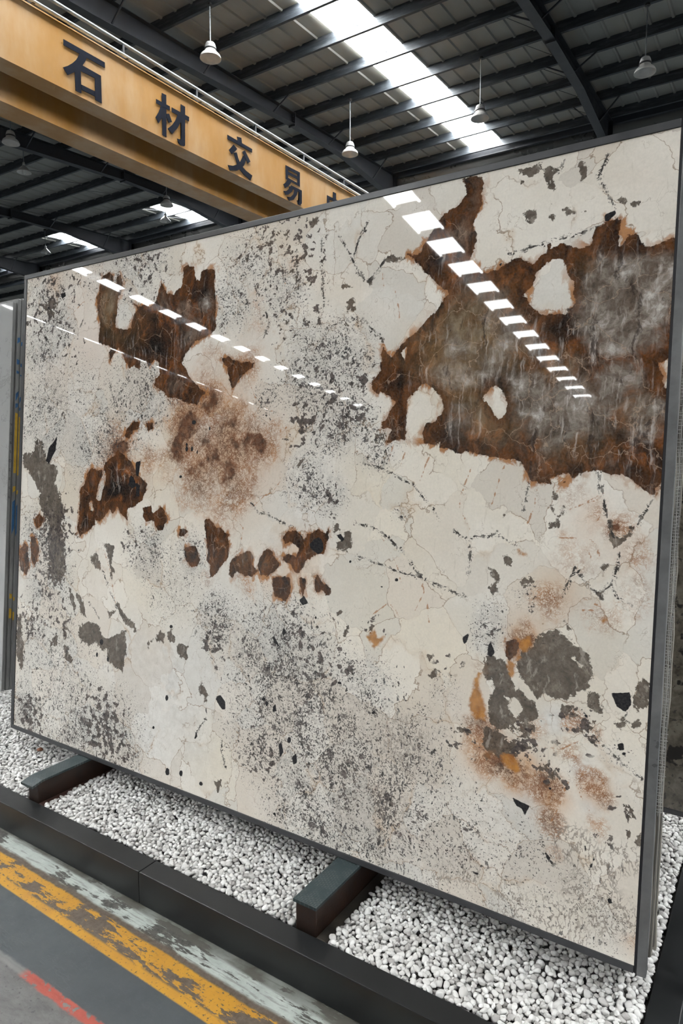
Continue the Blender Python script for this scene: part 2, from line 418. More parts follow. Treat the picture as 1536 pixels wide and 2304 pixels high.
grey.cut(T(960, 1180, (370,1050),(430,1050),(460,1110),(420,1180),(380,1150)), T(960, 1180, (520,1160),(600,1170),(640,1250),(600,1290),(560,1240)),
         T(960, 1180, (740,1190),(820,1150),(910,1220),(920,1300),(880,1390),(830,1330),(770,1280)), T(960, 1180, (980,910),(1000,895),(1055,950),(1030,960)), T(960, 1180, (580,1020),(640,1050),(655,1090),(600,1110)))

black = Field().add(
    T(0, 600, (310,1310),(330,1220),(385,1150),(375,1240),(330,1330)), T(0, 960, (915,240),(950,230),(940,290),(935,340),(915,330)),
    T(0, 960, (880,320),(900,340),(920,400),(890,420),(865,390)), T(0, 960, (920,380),(945,400),(940,470),(915,470)),
    T(400, 900, (890,975),(915,945),(950,925),(970,940),(985,980),(980,1020),(950,1040),(915,1020),(895,1000)),
    T(960, 1180, (240,760),(290,730),(270,800),(250,810)), T(960, 1180, (425,790),(440,820),(460,870),(430,895),(405,880)),
    T(960, 1180, (1240,1140),(1370,1130),(1385,1210),(1340,1270),(1280,1230),(1260,1180)), T(960, 1180, (1320,1310),(1360,1250),(1350,1290)),
    T(960, 1600, (1285,220),(1325,215),(1330,260),(1295,265)), T(960, 1600, (1300,280),(1340,280),(1335,305)),
    T(960, 1600, (575,580),(640,615),(690,640),(660,710),(640,660),(600,640)), T(960, 1600, (1415,380),(1432,375),(1430,410)),
    T(960, 1600, (1275,340),(1290,340),(1280,370)), T(960, 1600, (1050,0),(1085,30),(1080,60)), T(960, 1600, (755,60),(780,60),(775,80)),
    T(960, 1600, (815,510),(840,520),(830,540)), T(960, 1600, (825,810),(880,840),(850,835)), T(960, 1600, (1050,880),(1075,910),(1070,950)),
    T(960, 1600, (1085,1085),(1130,960),(1148,970),(1110,1065)), T(960, 1600, (785,920),(830,990),(820,1020),(795,960)),
    T(960, 1600, (1215,1270),(1240,1265),(1255,1300),(1225,1300)), T(960, 1600, (310,1090),(350,1090),(345,1110)),
    T(400, 1350, (635,250),(650,240),(690,320),(650,290)), T(400, 1350, (700,220),(715,180),(735,220),(710,240)),
    T(400, 1350, (255,655),(290,640),(320,690),(320,740),(300,740)), T(400, 1350, (680,980),(700,960),(715,1030),(690,1060)), T(400, 1350, (770,1060),(800,1030),(805,1100),(780,1110)),
    T(400, 1350, (640,720),(660,700),(665,750),(640,760)), T(400, 1350, (640,1440),(660,1430),(665,1470)), T(400, 1350, (680,1410),(695,1400),(690,1435)),
    T(400, 1350, (185,740),(190,720),(200,790)), T(400, 1350, (110,940),(125,890),(130,920)), T(400, 900, (820,1350),(850,1320),(880,1370),(840,1390)),
    T(1024, 280, (1005,610),(1080,575),(1090,600),(1040,650),(1010,660)), T(1024, 280, (170,600),(185,595),(180,625)), T(1024, 280, (290,940),(320,930),(305,960)),
    T(0, 600, (410,190),(440,170),(445,200),(420,215)), T(0, 1350, (1455,670),(1480,640),(1520,690),(1520,740),(1500,740)),
    T(400, 900, (1070,910),(1100,905),(1125,940),(1105,960)), T(400, 900, (690,815),(735,830),(720,840)), T(400, 480, (1210,180),(1222,170),(1220,200)),
).dot(0, 1350, (1130,1160,14,26), (1222,1170,13,24), (685,283,13,20), (655,370,8,18), (728,400,7,18), (1035,862,10,11), (1355,1240,12,14), (1125,660,11,20), (1155,180,12,14)) \
 .dot(400, 1350, (20,1172,13,20), (750,945,14,22), (1090,560,16,10), (1320,760,9,9), (600,700,12,20), (580,670,14,12), (930,120,8,10)) \
 .dot(400, 900, (60,330,10,20), (95,330,8,18), (130,350,7,16), (60,300,8,10), (110,150,14,14), (215,190,7,18), (20,518,12,9), (1165,1090,9,9), (1475,1215,12,12), (1375,1260,9,8))

orange = Field().add(
    T(960, 1180, (350,985),(372,1000),(355,1060),(375,1150),(400,1250),(390,1330),(330,1320),(285,1250),(290,1140),(320,1040)),
    T(960, 1600, (480,280),(590,300),(640,400),(620,440),(560,400),(500,340)),
    T(960, 1180, (610,790),(700,750),(718,820),(650,850),(615,830)), T(960, 1180, (545,900),(595,930),(600,1010),(565,1030),(545,980)),
    T(400, 1350, (1270,250),(1330,200),(1350,250),(1400,240),(1380,290),(1320,340),(1310,290)), T(960, 1180, (1160,640),(1200,620),(1225,650),(1190,670)),
    T(800, 900, (1100,1010),(1140,1030),(1160,1055),(1110,1050)), T(800, 900, (190,1155),(204,1155),(202,1180),(190,1180)))

# amounts that fade out softly
specks = blobs((620,1500,150,1.0),(700,1600,160,1.0),(600,1650,110,.95),(760,1700,150,1.0),(850,1820,150,.95),(700,1830,130,1.0),(820,1560,90,.75),(490,1400,60,1.0),(900,1700,120,.8),
               (130,1520,110,.62),(90,1450,70,.6),(170,1640,110,.85),(250,1660,90,.8),(60,1600,50,.9),(100,930,75,.8),(300,900,90,.8),(220,1000,90,.75),(180,900,80,.5),(700,850,90,.9),(765,810,90,.95),(750,940,80,1.0),(690,760,60,.6),
               (800,950,60,.85),(640,650,70,.65),(560,600,90,.6),(520,680,60,.8),(300,600,90,.7),(230,620,50,.5),(110,660,60,.85),(100,780,60,.75),(130,740,40,.8),(350,880,70,.8),(330,1240,60,.7),(90,1230,60,.95),(110,1300,60,.8),
               (690,1080,60,.95),(740,1110,50,.8),(850,1000,60,.8),(600,900,40,.8),(960,1760,120,.5),(1060,1880,130,.55),(1180,1930,120,.5),(980,1900,120,.62),(1100,1400,50,.85),(1090,1440,40,.8),
               (1260,1990,110,.4),(1360,2080,100,.5),(1120,2040,110,.45),(960,1640,70,.5),(390,1310,90,.5),(430,1250,50,.7),(1000,1560,50,.45),(640,1380,60,.6),(900,1150,30,.5),(1180,1330,40,.4),(1390,1700,50,.4))
needles = blobs((950,1690,110,.9),(900,1790,130,1.0),(830,1900,110,1.0),(990,1800,110,.8),(870,1560,80,.8),(130,1540,120,.8),(80,1420,60,.7),(200,1600,100,.8),(1390,2030,110,.7),(1290,2080,110,.7),(1200,2090,90,.6),(700,1920,90,.6),(1270,1900,70,.4),(700,1450,120,.5))
mica = blobs((600,520,60,.7),(680,560,60,.75),(700,620,50,.7),(610,640,60,.6),(650,720,60,.55),(720,700,40,.6),(330,600,60,.6),(250,640,40,.5),(170,640,40,.6),(100,700,60,.7),(150,780,50,.5),(690,950,60,.8),(800,930,50,.8),(830,860,50,.7),(740,1120,40,.7),(1100,1420,30,.6),(1040,1660,50,.6),(1180,1680,60,.8),(1300,1640,60,.75),(1260,1760,50,.6),(1400,1830,50,.6),(840,1410,40,.5),(900,1560,50,.4),(1010,1500,40,.4),(230,1640,70,.95),(260,1690,50,.8),(70,1610,40,.9),(690,1450,60,.6),(740,1500,60,.7),(660,1380,60,.35),(120,1200,60,.9),(110,1280,60,.7),(300,1230,40,.5),(590,1700,60,.6),(480,1450,40,.8),(70,1400,40,.8),(1350,1890,60,.25),(130,1390,40,.7),(880,1830,40,.5),
             (700,830,60,.45),(760,900,80,.5),(640,570,60,.55),(600,600,50,.5),(540,590,40,.35),(1130,330,40,.3))
rust = blobs((500,1000,95,1.05),(420,960,45,1.35),(405,1010,35,1.35),(470,900,40,1.2),(580,1000,30,1.3),(510,1060,40,1.2),(440,1060,35,1.2),(270,1010,30,1.3),(1190,1440,25,1.2),(1385,1185,22,1.3),(430,960,60,1.1),(560,1000,70,.95),(450,1080,70,.85),(540,1090,70,.85),(410,900,40,.9),(460,850,45,.6),(550,830,50,.7),(590,1000,50,.8),(380,1040,50,.6),(620,960,40,.6),(500,1130,40,.6),(480,800,40,.5),
             (260,1020,55,.9),(330,1040,35,.6),(1170,1440,50,.9),(1180,1410,30,.8),(1230,1350,60,.6),(1270,1250,80,.45),(1390,1180,50,.75),(1340,1150,60,.65),(1300,1120,60,.5),(1440,1250,60,.5),(1420,1350,80,.45),(1350,1390,60,.5),
             (1080,1640,55,.9),(1110,1700,60,1.1),(1160,1740,50,1.0),(1200,1640,40,.6),(1230,1770,55,1.0),(1240,1850,45,.95),(1290,1700,50,.5),(1330,1760,50,.8),(1360,1800,40,.8),(1340,1850,40,.6),(1250,1920,30,.6),(1080,1500,40,.3),(1430,2120,30,.6),(1290,1620,40,.6),(1340,1660,40,.6),
             (560,720,70,.35),(640,650,60,.35),(170,650,50,.25),(690,1300,60,.3),(540,1320,40,.5),(470,1290,30,.5),(620,1330,30,.4),(240,1290,25,.5))
tawny = blobs((1090,1690,60,1.0),(1165,1735,60,1.1),(1240,1790,55,.9),(1335,1780,45,.8),(1180,1430,55,.9),(1330,1170,60,.6),(1400,1230,60,.45),(1250,1330,60,.5),(660,1260,60,.5),(600,1270,50,.4),(500,1010,120,.85),(420,930,60,.8),(560,820,40,.3),(1170,1420,45,.7),(1100,1680,60,.7),(1150,1730,50,.9),(1235,1800,45,.5),(1340,1780,50,.3),(1340,1160,40,.4),(350,1030,60,.35),(1430,2130,40,.5),(1380,1180,40,.3),(260,1000,50,.5),(570,930,40,.4),(120,640,20,.9))
pink = blobs((160,700,70,.8),(200,780,60,1.0),(120,850,50,.7),(150,960,60,.4),(520,1010,120,.9),(460,850,60,.7),(1230,1900,60,.5),(770,920,40,.9),(560,800,60,.5),(1450,400,90,.35),(720,1180,60,.25),(200,640,40,.8))
cloud = blobs((1400,690,150,1.0),(1480,620,90,.8),(1340,720,60,.8),(1060,820,110,.55),(1110,760,100,.5),(1020,760,70,.35),(1260,930,110,.85),(1200,900,70,.8),(1400,860,90,.7),(1440,930,90,.6),(1330,950,90,.6),(990,840,50,.6),(1090,640,60,.25),(1060,520,60,.25),(1050,950,60,.5),(470,690,50,.5),(430,740,40,.4),(260,740,40,.2))
olive = blobs((1060,800,130,1.0),(1110,900,90,.8),(1000,720,60,.6),(1330,640,70,.5),(1250,830,50,.5),(560,1240,60,.3),(250,720,70,.6),(1290,960,100,.45),(1430,930,60,.4))
milky = blobs((380,1560,130,.9),(330,1620,110,.9),(300,1500,80,.8),(430,1500,80,.8),(430,1650,70,.7),(1180,1790,50,1.0),(1250,1620,40,.9),(300,1450,60,.8),(500,1350,60,.4),(1150,1850,60,.6),(700,1060,60,.4),(690,1160,60,.6),(620,1230,40,.6),(640,1400,60,.4),(1310,1730,30,.9),(1330,1810,25,.9),(160,1480,30,1.0))
cream = blobs((880,1400,180,1.0),(880,1150,150,.9),(1000,1050,140,.8),(1000,1450,110,1.0),(1100,1100,90,.7),(1400,1650,90,.8),(330,1330,110,.8),(480,1690,70,1.0),(1350,1500,160,.6),(1200,1250,140,.6),(150,1100,50,1.0),(420,1120,80,.7),(1280,1680,60,.8),(1240,1900,120,.4),(350,1060,60,.9),(1100,500,200,.25),(1400,420,160,.25))

script = blobs((1340,2040,110,1.0),(1250,2090,100,1.0),(1290,1900,70,1.0),(1400,1930,60,.9),(1150,2050,80,.8),(1000,1970,70,.7),(820,1790,120,.6),(900,1660,100,.7),(1340,1960,80,.9),(430,1270,40,.5),(360,1290,40,.4),(1060,1960,60,.7),(1440,2080,60,.9))
dark_lines = lines(
    T(800, 900, (0,1050),(180,1115),(300,1165),(430,1195),(560,1250),(740,1330)), T(800, 900, (20,420),(150,450),(290,520),(390,580),(450,650),(530,750),(560,800)),
    T(800, 900, (0,830),(140,870),(230,940),(330,1040),(420,1170),(440,1190)), T(800, 900, (1170,550),(1150,640),(1130,750)), T(800, 900, (665,880),(700,910),(765,955),(800,920),(900,920),(950,900),(1030,955),(1080,970)),
    T(400, 900, (500,700),(550,760),(620,780),(690,820),(770,860)), T(400, 480, (1090,150),(1150,250),(1210,380),(1280,460),(1310,430),(1400,320)),
    T(400, 480, (1285,60),(1220,180),(1190,280)), T(400, 480, (1050,760),(1130,715),(1240,710),(1310,780),(1380,850),(1385,890)),
    T(1024, 280, (370,870),(500,830),(650,790),(800,750),(990,680)), T(1024, 280, (1030,200),(990,290),(970,360),(1010,440),(1050,510),(1080,570)),
    T(960, 1180, (190,40),(230,80),(290,110),(290,200),(280,330)), T(960, 1180, (1000,290),(960,370),(930,440),(920,490)), T(960, 1180, (1300,190),(1280,300),(1240,410),(1200,440)),
    T(960, 1180, (1030,310),(1060,390),(1110,440),(1170,460)), T(960, 1180, (1240,420),(1290,490),(1380,540)), T(960, 1180, (720,480),(700,600)),
    T(0, 960, (690,970),(740,1100),(780,1200),(850,1310)), T(1024, 700, (960,1080),(990,1200),(1010,1330),(1050,1480),(1070,1536)), T(1024, 700, (1390,1180),(1320,1290),(1230,1440)),
    T(800, 380, (0,690),(60,750),(100,760),(200,610),(250,600)), T(0, 1350, (605,20),(640,70),(670,125)), T(400, 1350, (190,800),(160,840),(120,900)), T(400, 1350, (290,940),(300,1030),(320,1130)),
    T(960, 1600, (770,820),(790,930),(830,1010),(900,1090)), T(960, 1600, (1130,180),(1230,270),(1330,360),(1440,450)), T(400, 480, (800,240),(800,360),(820,520)), T(400, 480, (970,180),(970,330),(980,480),(985,640)),
    T(400, 480, (600,680),(610,760),(575,850)), T(0, 600, (560,360),(540,410)), T(0, 600, (740,780),(760,870),(775,920)), T(1024, 280, (740,230),(700,330)))
rust_lines = lines(
    T(800, 900, (150,890),(230,1010),(280,1130),(320,1280)), T(800, 900, (110,1450),(220,1370),(270,1420),(320,1510)), T(800, 900, (450,1210),(460,1300),(400,1420)), T(800, 900, (440,1240),(480,1360),(495,1500)),
    T(800, 900, (1220,600),(1200,740),(1150,850)), T(800, 900, (1010,430),(960,560),(910,730)), T(800, 900, (790,430),(710,640),(700,730),(770,870)), T(800, 900, (500,370),(430,550)), T(800, 900, (350,300),(300,450)), T(800, 900, (260,280),(220,420)),
    T(800, 380, (265,820),(290,950),(300,1040)), T(800, 380, (180,700),(190,800)), T(400, 900, (380,800),(440,860),(430,940)), T(400, 900, (640,620),(690,550),(690,480)), T(400, 900, (510,715),(580,650),(640,620)), T(400, 900, (250,640),(275,760)),
    T(0, 960, (700,830),(740,960),(760,1080),(780,1200)), T(1024, 700, (880,1290),(1000,1230)), T(1024, 700, (760,1340),(870,1300),(980,1270)), T(1024, 700, (540,1290),(500,1400)), T(1024, 700, (950,1420),(1020,1330)),
    T(960, 1180, (1080,90),(1140,130),(1165,215)), T(960, 1180, (890,90),(1030,90)), T(960, 1180, (1090,180),(1120,260),(1150,290)), T(960, 1180, (1050,580),(1200,580)), T(960, 1180, (1060,500),(1180,560)), T(960, 1600, (720,230),(900,260),(1030,200)), T(960, 1600, (1170,450),(1220,560),(1200,620)),
    T(960, 1600, (960,460),(900,620),(840,740)), T(960, 1600, (1000,470),(1050,600),(1100,680)), T(0, 600, (430,380),(560,240),(630,220)), T(400, 480, (680,370),(720,460),(740,540)), T(400, 480, (480,1130),(520,1240),(600,1320),(650,1340)), T(400, 900, (700,180),(690,240),(740,175)))

def stone_panel(parent, material, thickness=0.018):
    me = bpy.data.meshes.new('stone_panel')
    nv = GX * GZ
    co = np.zeros((nv + 8, 3), np.float32)
    co[:nv, 0], co[:nv, 2] = UU.ravel(), VV.ravel()
    k = 0
    for y in (0.0004, thickness):
        for x, z in ((-SW, 0), (0, 0), (0, SH), (-SW, SH)):
            co[nv + k] = (x, y, z); k += 1
    idx = np.arange(nv).reshape(GZ, GX)
    q = np.stack([idx[:-1, :-1], idx[:-1, 1:], idx[1:, 1:], idx[1:, :-1]], -1).reshape(-1, 4)
    a = nv
    extra = np.array([(a, a + 4, a + 5, a + 1), (a + 1, a + 5, a + 6, a + 2), (a + 2, a + 6, a + 7, a + 3), (a + 3, a + 7, a + 4, a), (a + 4, a + 7, a + 6, a + 5)])
    q = np.vstack([q, extra]).astype(np.int32)
    me.vertices.add(len(co)); me.vertices.foreach_set('co', co.ravel())
    me.loops.add(q.size); me.loops.foreach_set('vertex_index', q.ravel())
    me.polygons.add(len(q)); me.polygons.foreach_set('loop_start', np.arange(0, q.size, 4, dtype=np.int32))
    me.update(calc_edges=True)
    for name, ch in (('minerals', (brown.a, grey.a, black.a, orange.a)), ('amounts', (specks, needles, mica, rust)),
                     ('tints', (tawny, pink, cloud, olive)), ('marks', (dark_lines, rust_lines, milky, cream)), ('texture', (script, script, script, script))):
        at = me.attributes.new(name, 'FLOAT_COLOR', 'POINT')
        d = np.zeros((len(co), 4), np.float32)
        for i, c in enumerate(ch): d[:nv, i] = c.ravel()
        at.data.foreach_set('color', d.ravel())
    me.materials.append(material)
    o = bpy.data.objects.new('stone_panel', me)
    return link(o, parent)

def stone_material():
    n = NT('polished_pegmatite')
    br, gr, bl, og = n.attr('minerals')
    sp, nd, mi, ru = n.attr('amounts')
    ta, pk, cl, ol = n.attr('tints')
    dl, rl, mk, cr = n.attr('marks')
    warp = n.vmul(n.vadd(n.noise(9, 4, color=True), (-0.5, -0.5, -0.5)), 0.05)
    pw = n.vadd(n.p, warp)
    fine = n.noise(170, 4, rough=0.6)
    e1 = n.sub(n.noise(26, 5, rough=0.62), 0.5)
    e2 = n.sub(n.noise(95, 3), 0.5)
    edge = n.add(n.mul(e1, 0.030), n.mul(e2, 0.012))
    tooth = n.add(n.mul(e1, 0.045), n.mul(e2, 0.020))
    # feldspar ground
    tone = n.noise(4.5, 4, pw)
    base = n.mix(n.step(tone, 0.35, 0.65), (0.67, 0.615, 0.535), (0.775, 0.733, 0.668))
    base = n.mix(n.mul(cr, 0.75), base, (0.745, 0.665, 0.53))
    base = n.mix(n.mul(pk, 0.55), base, (0.62, 0.49, 0.42))
    milk = n.ramp(n.noise(34, 5, pw, 0.62), [(0.3, (0.52, 0.51, 0.49)), (0.7, (0.76, 0.755, 0.735))])
    base = n.mix(n.mul(mk, 0.9), base, milk)
    spm = n.mul(sp, n.lin(n.noise(13, 5, pw, 0.6), 0.32, 0.68, 0.35, 1.35))
    gran = n.noise(58, 6, pw, 0.72)
    granite = n.ramp(gran, [(0.32, (0.25, 0.235, 0.225)), (0.45, (0.47, 0.445, 0.415)), (0.55, (0.62, 0.59, 0.545)), (0.66, (0.76, 0.74, 0.70))])
    base = n.mix(n.mul(n.step(sp, 0.15, 0.8), 0.8), base, granite)
    base = n.mix(n.lin(n.noise(60, 3, pw), 0.3, 0.7, 0, 0.16), base, (0.42, 0.40, 0.36))
    # tawny stain
    base = n.mix(n.mul(ta, n.lin(n.noise(18, 4, pw), 0.3, 0.7, 0.25, 0.95)), base, (0.54, 0.255, 0.070))
    # hair cracks between crystals
    wc_ = n.vadd(n.p, n.vmul(n.vadd(n.noise(5, 6, color=True), (-0.5, -0.5, -0.5)), 0.22))
    cell = n.sep(n.voro(6.5, wc_, 'F1', 'Color'))
    base = n.mix(n.mul(cell[0], 0.42), base, (0.82, 0.782, 0.725))
    base = n.mix(n.mul(n.step(cell[1], 0.62, 0.9), 0.35), base, (0.56, 0.47, 0.385))
    base = n.mix(n.mul(n.step(cell[2], 0.6, 0.95), 0.30), base, (0.50, 0.50, 0.48))
    wv = n.vmul(n.vadd(n.noise(5, 6, color=True), (-0.5, -0.5, -0.5)), 0.22)
    vc = n.voro(6.5, n.vadd(n.p, wv))
    hair = n.mul(n.step(vc, 0.011, 0.002), n.step(n.noise(6, 3), 0.40, 0.55))
    base = n.mix(n.mul(hair, 0.7), base, (0.22, 0.135, 0.075))
    halo = n.mul(n.step(vc, 0.075, 0.0), n.step(n.noise(7, 3, n.vadd(n.p, (3.0, 1.0, 2.0))), 0.50, 0.68))
    base = n.mix(n.mul(halo, 0.35), base, (0.52, 0.36, 0.22))
    vs = n.voro(19, n.vadd(n.vscale(n.p, (1, 1, 0.6)), n.vmul(n.vadd(n.noise(11, 5, color=True), (-0.5, -0.5, -0.5)), 0.14)))
    hair2 = n.mul(n.step(vs, 0.016, 0.0), n.step(n.noise(9, 3), 0.47, 0.60))
    base = n.mix(n.mul(hair2, 0.5), base, (0.26, 0.19, 0.13))
    # faint diagonal cleavage strokes
    cs = n.noise(70, 3, n.vscale(n.p, (1.0, 1.0, 0.16), rot=(0, 1.05, 0)), 0.6)
    base = n.mix(n.mul(n.step(cs, 0.62, 0.72), 0.20), base, (0.36, 0.31, 0.25))
    # rust dendrites
    base = n.mix(n.mul(n.step(n.add(ru, n.mul(n.sub(n.noise(8, 6, rough=0.68), 0.5), 1.6)), 0.5, 1.15), 0.7), base, (0.46, 0.275, 0.165))
    d1 = n.math('ABSOLUTE', n.sub(n.noise(22, 6, pw, 0.72), 0.5))
    d2 = n.math('ABSOLUTE', n.sub(n.noise(60, 5, pw, 0.7), 0.5))
    v1 = n.voro(26, n.vadd(n.p, n.vmul(n.vadd(n.noise(22, 5, color=True), (-0.5, -0.5, -0.5)), 0.07)))
    fth = n.math('ABSOLUTE', n.sub(n.noise(30, 4, n.vscale(n.vadd(n.p, n.vmul(warp, 1.4)), (0.30, 1.0, 1.0), rot=(0, 0.12, 0)), 0.6), 0.5))
    den = n.mx(n.mul(n.step(fth, 0.012, 0.0), n.step(ru, 0.95, 0.6)), n.mx(n.step(d1, 0.026, 0.003), n.mx(n.mul(n.step(d2, 0.048, 0.0), 0.85), n.mul(n.step(v1, 0.045, 0.0), 0.85))))
    rmask = n.mul(den, n.step(n.add(ru, n.mul(n.sub(n.noise(8, 6, rough=0.68), 0.5), 2.0)), 0.22, 0.75))
    rcol = n.ramp(n.noise(11, 3), [(0.35, (0.055, 0.020, 0.010)), (0.65, (0.23, 0.070, 0.015))])
    rcol = n.mix(n.step(ru, 0.45, 0.95), n.ramp(n.noise(14, 3), [(0.35, (0.21, 0.075, 0.022)), (0.65, (0.46, 0.20, 0.06))]), rcol)
    base = n.mix(n.mul(rmask, 0.95), base, rcol)
    core = n.step(n.add(ru, n.mul(n.sub(n.noise(16, 5, pw), 0.5), 1.7)), 0.92, 1.22)
    base = n.mix(n.mul(core, 0.85), base, n.ramp(n.noise(40, 4, pw), [(0.32, (0.025, 0.012, 0.008)), (0.55, (0.10, 0.036, 0.015)), (0.72, (0.22, 0.10, 0.05))]))
    rlm = n.step(n.add(rl, n.mul(n.sub(n.noise(60, 4), 0.5), 0.014)), 0.0018, 0.0002)
    base = n.mix(n.mul(rlm, 0.75), base, (0.36, 0.15, 0.05))
    # grey smoky quartz
    gm = n.step(n.add(gr, n.add(n.add(n.mul(edge, 0.95), n.mul(n.sub(n.noise(44, 5, pw, 0.72), 0.5), 0.040)), n.mul(n.sub(n.noise(60, 4, pw, 0.65), 0.56), n.mul(n.mx(sp, mi), 0.16)))), -0.0010, 0.0018)
    gq = n.ramp(n.add(n.mul(n.noise(46, 6, pw, 0.78), 0.65), n.mul(n.noise(12, 4, pw), 0.35)), [(0.32, (0.016, 0.012, 0.009)), (0.45, (0.058, 0.043, 0.032)), (0.55, (0.110, 0.087, 0.067)), (0.68, (0.235, 0.20, 0.165))])
    gq = n.mix(n.step(n.noise(95, 4, pw, 0.7), 0.58, 0.66), gq, (0.030, 0.025, 0.023))
    gq = n.mix(n.mul(n.step(n.noise(40, 5, n.vscale(pw, (1.0, 1.0, 0.4), rot=(0, 0.6, 0)), 0.7), 0.56, 0.66), 0.6), gq, (0.36, 0.32, 0.28))
    gq = n.mix(n.mul(n.step(n.noise(12, 4, pw), 0.55, 0.7), n.mul(ru, 0.9)), gq, (0.22, 0.09, 0.025))
    base = n.mix(n.mul(gm, 0.93), base, gq)
    # loose flakes of mica
    fl = n.noise(38, 5, pw, 0.6)
    mm = n.step(n.add(fl, n.mul(mi, 0.20)), 0.665, 0.69)
    mm = n.mul(mm, n.step(mi, 0.05, 0.25))
    base = n.mix(n.mul(mm, 0.93), base, n.ramp(n.noise(90, 2), [(0.35, (0.028, 0.022, 0.022)), (0.65, (0.105, 0.083, 0.076))]))
    # salt-and-pepper grains
    s1 = n.noise(185, 3, pw, 0.62)
    m1 = n.mul(n.step(n.add(s1, n.mul(spm, 0.15)), 0.655, 0.695), n.step(sp, 0.06, 0.3))
    s2 = n.noise(80, 5, pw, 0.66)
    m2 = n.mul(n.step(n.add(s2, n.mul(spm, 0.13)), 0.672, 0.697), n.step(sp, 0.06, 0.3))
    s3 = n.noise(34, 5, pw, 0.68)
    m3 = n.mul(n.step(n.add(s3, n.mul(spm, 0.10)), 0.665, 0.69), n.step(sp, 0.2, 0.5))
    base = n.mix(n.mul(n.mx(m1, m2), 0.92), base, n.ramp(n.noise(45, 2), [(0.42, (0.012, 0.012, 0.015)), (0.64, (0.15, 0.13, 0.12))]))
    base = n.mix(n.mul(m3, 0.85), base, n.ramp(n.noise(60, 3), [(0.38, (0.022, 0.021, 0.025)), (0.55, (0.10, 0.082, 0.078))]))
    q1 = n.noise(105, 3, n.vscale(pw, (1.0, 1.0, 0.30), rot=(0, 0.5, 0)), 0.55)
    q2 = n.noise(105, 3, n.vscale(pw, (1.0, 1.0, 0.30), rot=(0, -0.9, 0)), 0.55)
    mq = n.mul(n.step(n.add(n.mx(q1, q2), n.mul(nd, 0.085)), 0.70, 0.74), n.step(nd, 0.1, 0.4))
    base = n.mix(n.mul(mq, 0.85), base, (0.045, 0.045, 0.05))
    sc_ = n.attr('texture')[0]
    sl = n.math('ABSOLUTE', n.sub(n.noise(62, 3, n.vadd(n.vscale(n.p, (1.0, 1.0, 0.6), rot=(0, 0.6, 0)), n.vmul(warp, 0.9)), 0.55), 0.5))
    sm_ = n.mul(n.step(sl, 0.045, 0.012), n.step(n.add(sc_, n.mul(n.sub(n.noise(9, 4), 0.5), 1.0)), 0.3, 0.8))
    base = n.mix(n.mul(sm_, 0.75), base, (0.235, 0.195, 0.165))
    # dark grain seams
    dm = n.mx(n.step(n.add(dl, n.mul(n.sub(n.noise(48, 4), 0.5), 0.016)), 0.0022, 0.0005), n.mul(n.step(n.noise(150, 3, pw, 0.6), 0.53, 0.57), n.step(n.add(dl, n.mul(n.sub(n.noise(40, 4), 0.5), 0.03)), 0.0075, 0.003)))
    base = n.mix(n.mul(dm, n.lin(n.noise(30, 2), 0.3, 0.55, 0.5, 1.0)), base, (0.045, 0.040, 0.038))
    # iron-stained orange
    om = n.step(n.add(og, edge), -0.004, 0.006)
    base = n.mix(n.mul(om, 0.9), base, n.ramp(n.noise(40, 4), [(0.3, (0.26, 0.09, 0.012)), (0.7, (0.52, 0.23, 0.045))]))
    # brown crystal with its rusty fringe
    st = n.noise(36, 4, n.vscale(n.vadd(n.p, n.vmul(warp, 2.0)), (1, 1, 0.35), rot=(0, 0.5, 0)), 0.65)
    fr = n.step(n.add(br, n.add(n.mul(n.sub(st, 0.5), 0.085), -0.002)), -0.014, 0.000)
    base = n.mix(n.mul(fr, n.lin(n.noise(6, 2), 0.36, 0.54, 0.0, 0.95)), base, n.ramp(st, [(0.35, (0.15, 0.050, 0.016)), (0.65, (0.42, 0.19, 0.07))]))
    bm_ = n.step(n.add(br, n.mul(tooth, 0.62)), -0.0008, 0.0016)
    wp2 = n.vadd(n.p, n.vmul(warp, 1.8))
    fib = n.noise(26, 6, n.vscale(wp2, (1.0, 1.0, 0.42), rot=(0, 0.45, 0)), 0.75)
    big = n.noise(5.5, 6, wp2, 0.62)
    hue = n.ramp(big, [(0.36, (0.010, 0.006, 0.005)), (0.45, (0.045, 0.019, 0.009)), (0.515, (0.155, 0.055, 0.013)), (0.57, (0.085, 0.044, 0.026)), (0.66, (0.21, 0.155, 0.12))])
    lum = n.ramp(fib, [(0.30, (0.16, 0.16, 0.16)), (0.5, (0.72, 0.70, 0.68)), (0.70, (2.1, 1.95, 1.85))])
    bc = n.mix(1.0, hue, lum, 'MULTIPLY')
    oc = n.ramp(n.add(n.mul(fib, 0.4), n.mul(big, 0.6)), [(0.36, (0.040, 0.023, 0.011)), (0.48, (0.155, 0.098, 0.044)), (0.58, (0.30, 0.235, 0.15))])
    bc = n.mix(n.mul(ol, 0.8), bc, oc)
    cc = n.ramp(n.noise(15, 7, wp2, 0.72), [(0.32, (0.040, 0.030, 0.023)), (0.46, (0.14, 0.112, 0.090)), (0.56, (0.27, 0.235, 0.205)), (0.69, (0.62, 0.58, 0.55))])
    cmask = n.step(n.add(cl, n.mul(n.sub(n.noise(7, 6, wp2, 0.68), 0.5), 1.5)), 0.28, 0.72)
    bc = n.mix(n.mul(cmask, 0.92), bc, cc)
    # milky healed fractures: sheaves of fine strokes
    sv = n.vadd(n.p, n.vmul(warp, 0.8))
